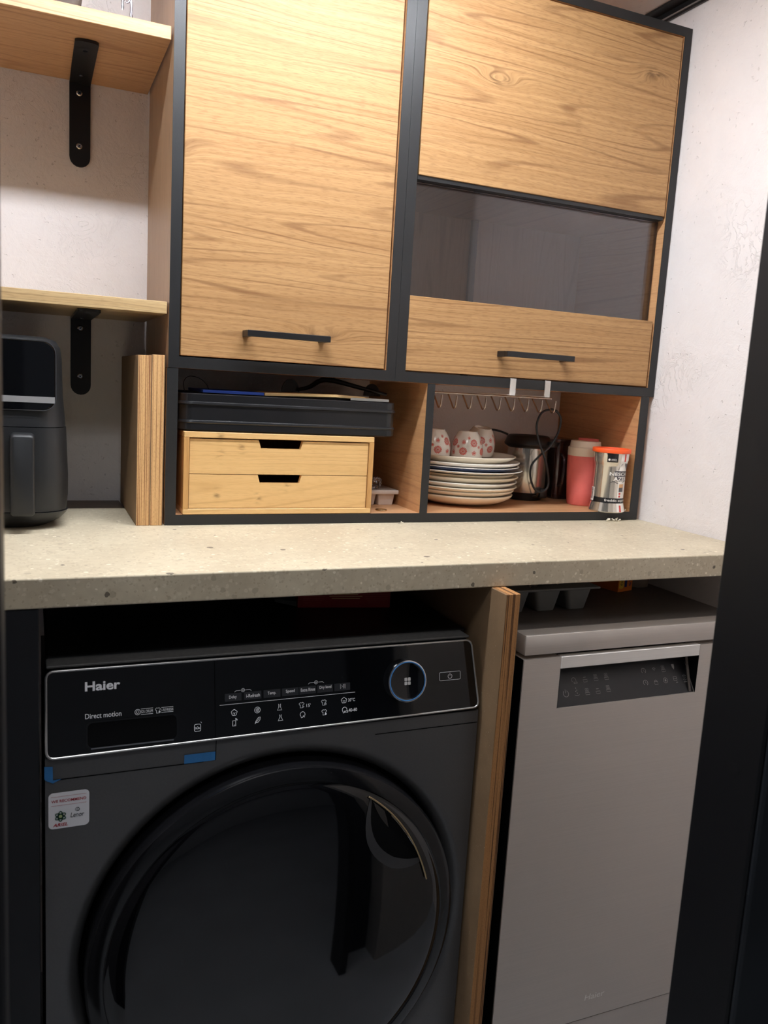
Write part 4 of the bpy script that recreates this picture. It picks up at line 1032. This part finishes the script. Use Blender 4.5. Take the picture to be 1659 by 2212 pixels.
# ------------------------------------------------------------------ dishwasher
def dishwasher():
    x0, x1, D = .668, 1.116, .52
    th = thing('dishwasher', 'slim stainless steel dishwasher under the right end of the worktop', 'dishwasher', ((x0+x1)/2, D/2, ZF))
    zt = .8150
    obj('body', B(x0+.003, x1-.003, .035, D, .07, .782), M['dwtop'], th)
    tp = obj('top_plate', B(x0, x1, 0, D+.01, .7835, zt, .0022, 2), M['steel'], th, 30)
    obj('top_inlay', B(x0+.004, x1-.004, .030, D, zt-.001, zt+.0012), M['dwtop'], tp)
    hx0, hx1, hz0, hz1 = .7355, 1.0135, .6935, .7585
    bm = NB(); zd = .1225; ztop = .7772
    def quadbox(a, b, c, d): box(bm, a, b, 0, .034, c, d)
    quadbox(x0, hx0-.0004, hz0, ztop); quadbox(hx1+.0004, x1, hz0, ztop); quadbox(x0, x1, zd, hz0)
    bmesh.ops.remove_doubles(bm, verts=bm.verts, dist=.00005)
    dr_ = obj('door', bm, M['steel'], th)
    for xs in (x0-.0008, x1): obj('door_side', B(xs, xs+.0008, .0025, .034, zd, ztop), M['deep'], dr_)
    obj('handle', B(hx0, hx1, -.0006, .012, hz1, ztop+.0006, .0008, 1), M['steel_lt'], dr_, label='brushed steel grip bar painted paler for grazing lamp light')  # lamp light grazing the bar is put into its paler colour
    bm = NB(); yb = .045
    a = [bm.verts.new(p) for p in ((hx0, .003, hz0), (hx1, .003, hz0), (hx1, yb, hz1+.0005), (hx0, yb, hz1+.0005))]; bm.faces.new(a)
    pn = obj('control_panel', bm, M['dwpanel'], dr_)
    bm = NB()
    for x in (hx0+.0002, hx1-.0002):
        bm.faces.new([bm.verts.new(p) for p in ((x, 0, hz0), (x, yb, hz1), (x, 0, hz1))])
    bm.faces.new([bm.verts.new(p) for p in ((hx0, .012, hz1+.001), (hx1, .012, hz1+.001), (hx1, yb, hz1+.001), (hx0, yb, hz1+.001))])
    obj('recess_sides', bm, M['deep'], dr_)
    bm = NB(); box(bm, hx1-.010, hx1-.0055, .002, .004, hz0+.002, hz1)
    for v in bm.verts: v.co.y += (v.co.z-hz0)/.065*.020
    obj('recess_rib', bm, M['dwtop'], dr_)
    nrm = Vector((0, -(hz1-hz0), (yb-.003))).normalized()
    def hm(x, t): return Vector((x, .003+(yb-.003)*t, hz0+(hz1-hz0)*t))+nrm*.0005
    L_ = math.hypot(yb-.003, hz1-hz0)
    def S2(d, pts, w=.0006, cl=False):
        e = D2(); e.stroke([(x, t*L_) for x, t in pts], w, cl); b = len(d.v); d.v += [(x, z/L_) for x, z in e.v]; d.f += [tuple(b+k for k in f) for f in e.f]
    def C2(d, x, t, r, w=.0006, a0=0, a1=2*PI, n=16):
        full = abs(a1-a0-2*PI) < 1e-6; S2(d, [(x+r*math.cos(a0+(a1-a0)*i/n), t+r/L_*math.sin(a0+(a1-a0)*i/n)) for i in range(n if full else n+1)], w, full)
    POS = [(.7809, .514, 'head'), (.8024, .518, 'tray'), (.8237, .525, 'pot'), (.8447, .523, 'pot'), (.7601, .258, 'power'), (.7807, .278, 'drops'), (.8009, .255, 'pot'), (.8215, .255, 'tray'), (.8425, .272, 'pot'),
           (.922, .558, 'clock'), (.9441, .571, 'wifi'), (.9635, .562, 'pot'), (.9854, .583, 'shield'), (.9197, .302, 'clock'), (.9413, .303, 'lock'), (.9617, .306, 'star'), (.9827, .322, 'bag'), (1.003, .322, 'play')]
    for x, t, k in POS:
        d = D2(); s = .0042; h = s/L_
        if k == 'head': C2(d, x, t, .004, .0006, -.4, 3.8); d.text('ECO', x-.001, x+.006, t-1.0*h, .003/L_)
        elif k == 'tray': S2(d, [(x-s, t-.3*h), (x+s, t-.3*h), (x+.8*s, t-1.2*h), (x-.8*s, t-1.2*h)], .0005, True); S2(d, [(x-s*.6, t+.6*h), (x+s*.6, t+.6*h)], .0006)
        elif k == 'pot': S2(d, [(x-s, t-.4*h), (x+s, t-.4*h), (x+.9*s, t-1.2*h), (x-.9*s, t-1.2*h)], .0005, True); S2(d, [(x-.7*s, t+1.1*h), (x-.7*s, t-.1*h), (x+.7*s, t-.1*h), (x+.7*s, t+1.1*h)], .0005, True); C2(d, x, t+.5*h, .0012, .0005)
        elif k == 'power': C2(d, x, t, .0050, .0006, PI/2+.5, 2.5*PI-.5); S2(d, [(x, t+.2*h), (x, t+1.6*h)], .0006)
        elif k == 'drops':
            for dx, dt in ((0, 1.3), (.3, .5), (-.3, .1), (.2, -.6)): d.disc(x+dx*s, t+dt*h, .0008, 8, .0008/L_)
            S2(d, [(x-s, t-1.1*h), (x-.8*s, t-1.4*h), (x+.8*s, t-1.4*h), (x+s, t-1.1*h)], .0005)
        elif k == 'clock': C2(d, x, t, .0044, .0007, -1.1, PI+.9); S2(d, [(x, t+.6*h), (x, t), (x+.4*s, t-.3*h)], .0006)
        elif k == 'wifi':
            for r in (.002, .0042): C2(d, x, t-.5*h, r, .0006, .6, PI-.6, 8)
            d.disc(x, t-.5*h, .0006, 8, .0006/L_)
        elif k == 'shield': d.poly([(x-.6*s, t+h), (x+.7*s, t+h), (x+.6*s, t-.2*h), (x+.1*s, t-1.2*h), (x-.5*s, t-.3*h)])
        elif k == 'lock': S2(d, [(x-.8*s, t), (x+.8*s, t), (x+.8*s, t-1.1*h), (x-.8*s, t-1.1*h)], .0006, True); C2(d, x, t, .0025, .0006, 0, PI, 8)
        elif k == 'star':
            C2(d, x, t, .0043, .0006)
            for q in range(3): a = q*PI/3; S2(d, [(x-.5*s*math.cos(a), t-.5*h*math.sin(a)), (x+.5*s*math.cos(a), t+.5*h*math.sin(a))], .0008)
        elif k == 'bag': S2(d, [(x-.8*s, t-.8*h), (x+.8*s, t-.8*h), (x+.8*s, t+.8*h), (x-.8*s, t+.8*h)], .0006, True); S2(d, [(x-.8*s, t+.2*h), (x, t-.2*h), (x+.8*s, t+.2*h)], .0005); S2(d, [(x, t-1.5*h), (x+.9*s, t-1.5*h)], .0009)
        elif k == 'play': C2(d, x, t, .0043, .0006, .6, 2.6, 8); C2(d, x, t, .0043, .0006, PI+.6, PI+2.6, 8); S2(d, [(x-.3*s, t+.5*h), (x-.3*s, t-.5*h), (x+.5*s, t)], .0005, True); S2(d, [(x-.9*s, t-1.7*h), (x+.9*s, t-1.7*h)], .0009)
        d.build('icon', M['printdim'], pn, hm)
    D2().text('Haier', .8490, .8905, .1625, .0108, .006, .12).build('lettering', M['steel_lt'], dr_, lambda x, z: (x, -.0004, z))
    obj('kick_plate', B(x0, x1, .004, .034, ZF+.01, .1172), M['steel'], th)
    obj('inner_gap', B(x0+.002, x1-.002, .014, .034, .1172, .1225), M['deep'], th)
    for x in (x0+.03, x1-.03):
        bm = NB(); lathe(bm, [(0, 0), (.014, 0), (.014, .006), (.006, .008), (.006, .11), (0, .11)], (x, .08, ZF), 16); obj('foot', bm, M['plastic_black'], th, 40)
dishwasher()
ZDW = .8165
def pod_tray():
    th = thing('grey_pod_tray', 'grey plastic tray with deep cups on top of the dishwasher', 'tray', (.78, .14, ZDW))
    zr = .8525
    obj('rim', B(.672, .8795, .103, .235, zr, zr+.0045, .002, 2), M['greyplastic'], th, 40)
    for i in range(3):
        for j in range(2):
            a, b = .6905+i*.0622, .7440+i*.0622; c, d = .110+j*.062, .160+j*.062
            bm = NB(); loftz(bm, [(a+.0085, b-.0105, c+.004, d-.005, .006, ZDW+.0002), (a+.007, b-.009, c+.003, d-.004, .008, ZDW+.002), (a, b, c, d, .008, zr+.001)]); obj('cup', bm, M['greyplastic'], th, 45)
pod_tray()
def film():
    bm = NB(); n = 10
    vs = [[bm.verts.new((.745+.06*i/n, .115+.05*j/4, .8573+.008*abs(math.sin(i*1.7+j*1.3)))) for j in range(5)] for i in range(n+1)]
    for i in range(n):
        for j in range(4): bm.faces.new((vs[i][j], vs[i+1][j], vs[i+1][j+1], vs[i][j+1]))
    bmesh.ops.solidify(bm, geom=bm.faces[:], thickness=.0004)
    solo('plastic_film', bm, M['milky'], 'crumpled pale film lying on the grey cup tray', 'film')
film()
def orange_box():
    a, l, r = Vector((.9954, .1979, ZDW)), Vector((.9745, .2331, ZDW)), Vector((1.0364, .2081, ZDW))
    u = (r-a).normalized(); L = (r-a).length; v = Vector((-u.y, u.x, 0)); Dp = .09; H = .075
    th = thing('orange_carton', 'orange food carton with yellow and blue print on the dishwasher', 'box', a)
    def P(s, d, z): return a+u*s+v*d+Vector((0, 0, z+.0003))
    bm = NB(); loft(bm, [[P(0, 0, 0), P(L, 0, 0), P(L, Dp, 0), P(0, Dp, 0)], [P(0, 0, H), P(L, 0, H), P(L, Dp, H), P(0, Dp, H)]]); obj('body', bm, M['orangebox'], th)
    mp = lambda s, z: P(s, -.0005, z); mq = lambda s, z: P(s, -.0009, z)
    D2().poly(rr2(.002, .016, .006, .074, .004, 4)).build('yellow_patch', M['yellow'], th, mp)
    D2().rect(.0185, .0255, .008, .073).build('blue_patch', M['blueprint'], th, mp)
    def vt(txt, s0, h, m, z0, z1): D2().text(txt, 0, z1-z0, 0, h, .012).build('lettering', m, th, lambda z, q: mq(s0+q, z1-z))
    vt('SMOKY BBQ', .009, .007, M['darkink'], .012, .072); vt('FAJITAS', .0335, .0075, M['blueprint'], .009, .068)
orange_box()
bm = NB(); loftz(bm, [(1.042, 1.098, .222, .30, .02, ZDW+.0003), (1.038, 1.10, .218, .305, .025, ZDW+.012), (1.044, 1.096, .224, .298, .02, ZDW+.03)], n=5)
for v in bm.verts: v.co.z = max(ZDW+.0003, v.co.z+R.uniform(-.002, .002))
solo('paper_bag', bm, M['paperbag'], 'crumpled brown bag behind the orange carton on the dishwasher', 'bag', smooth=60)
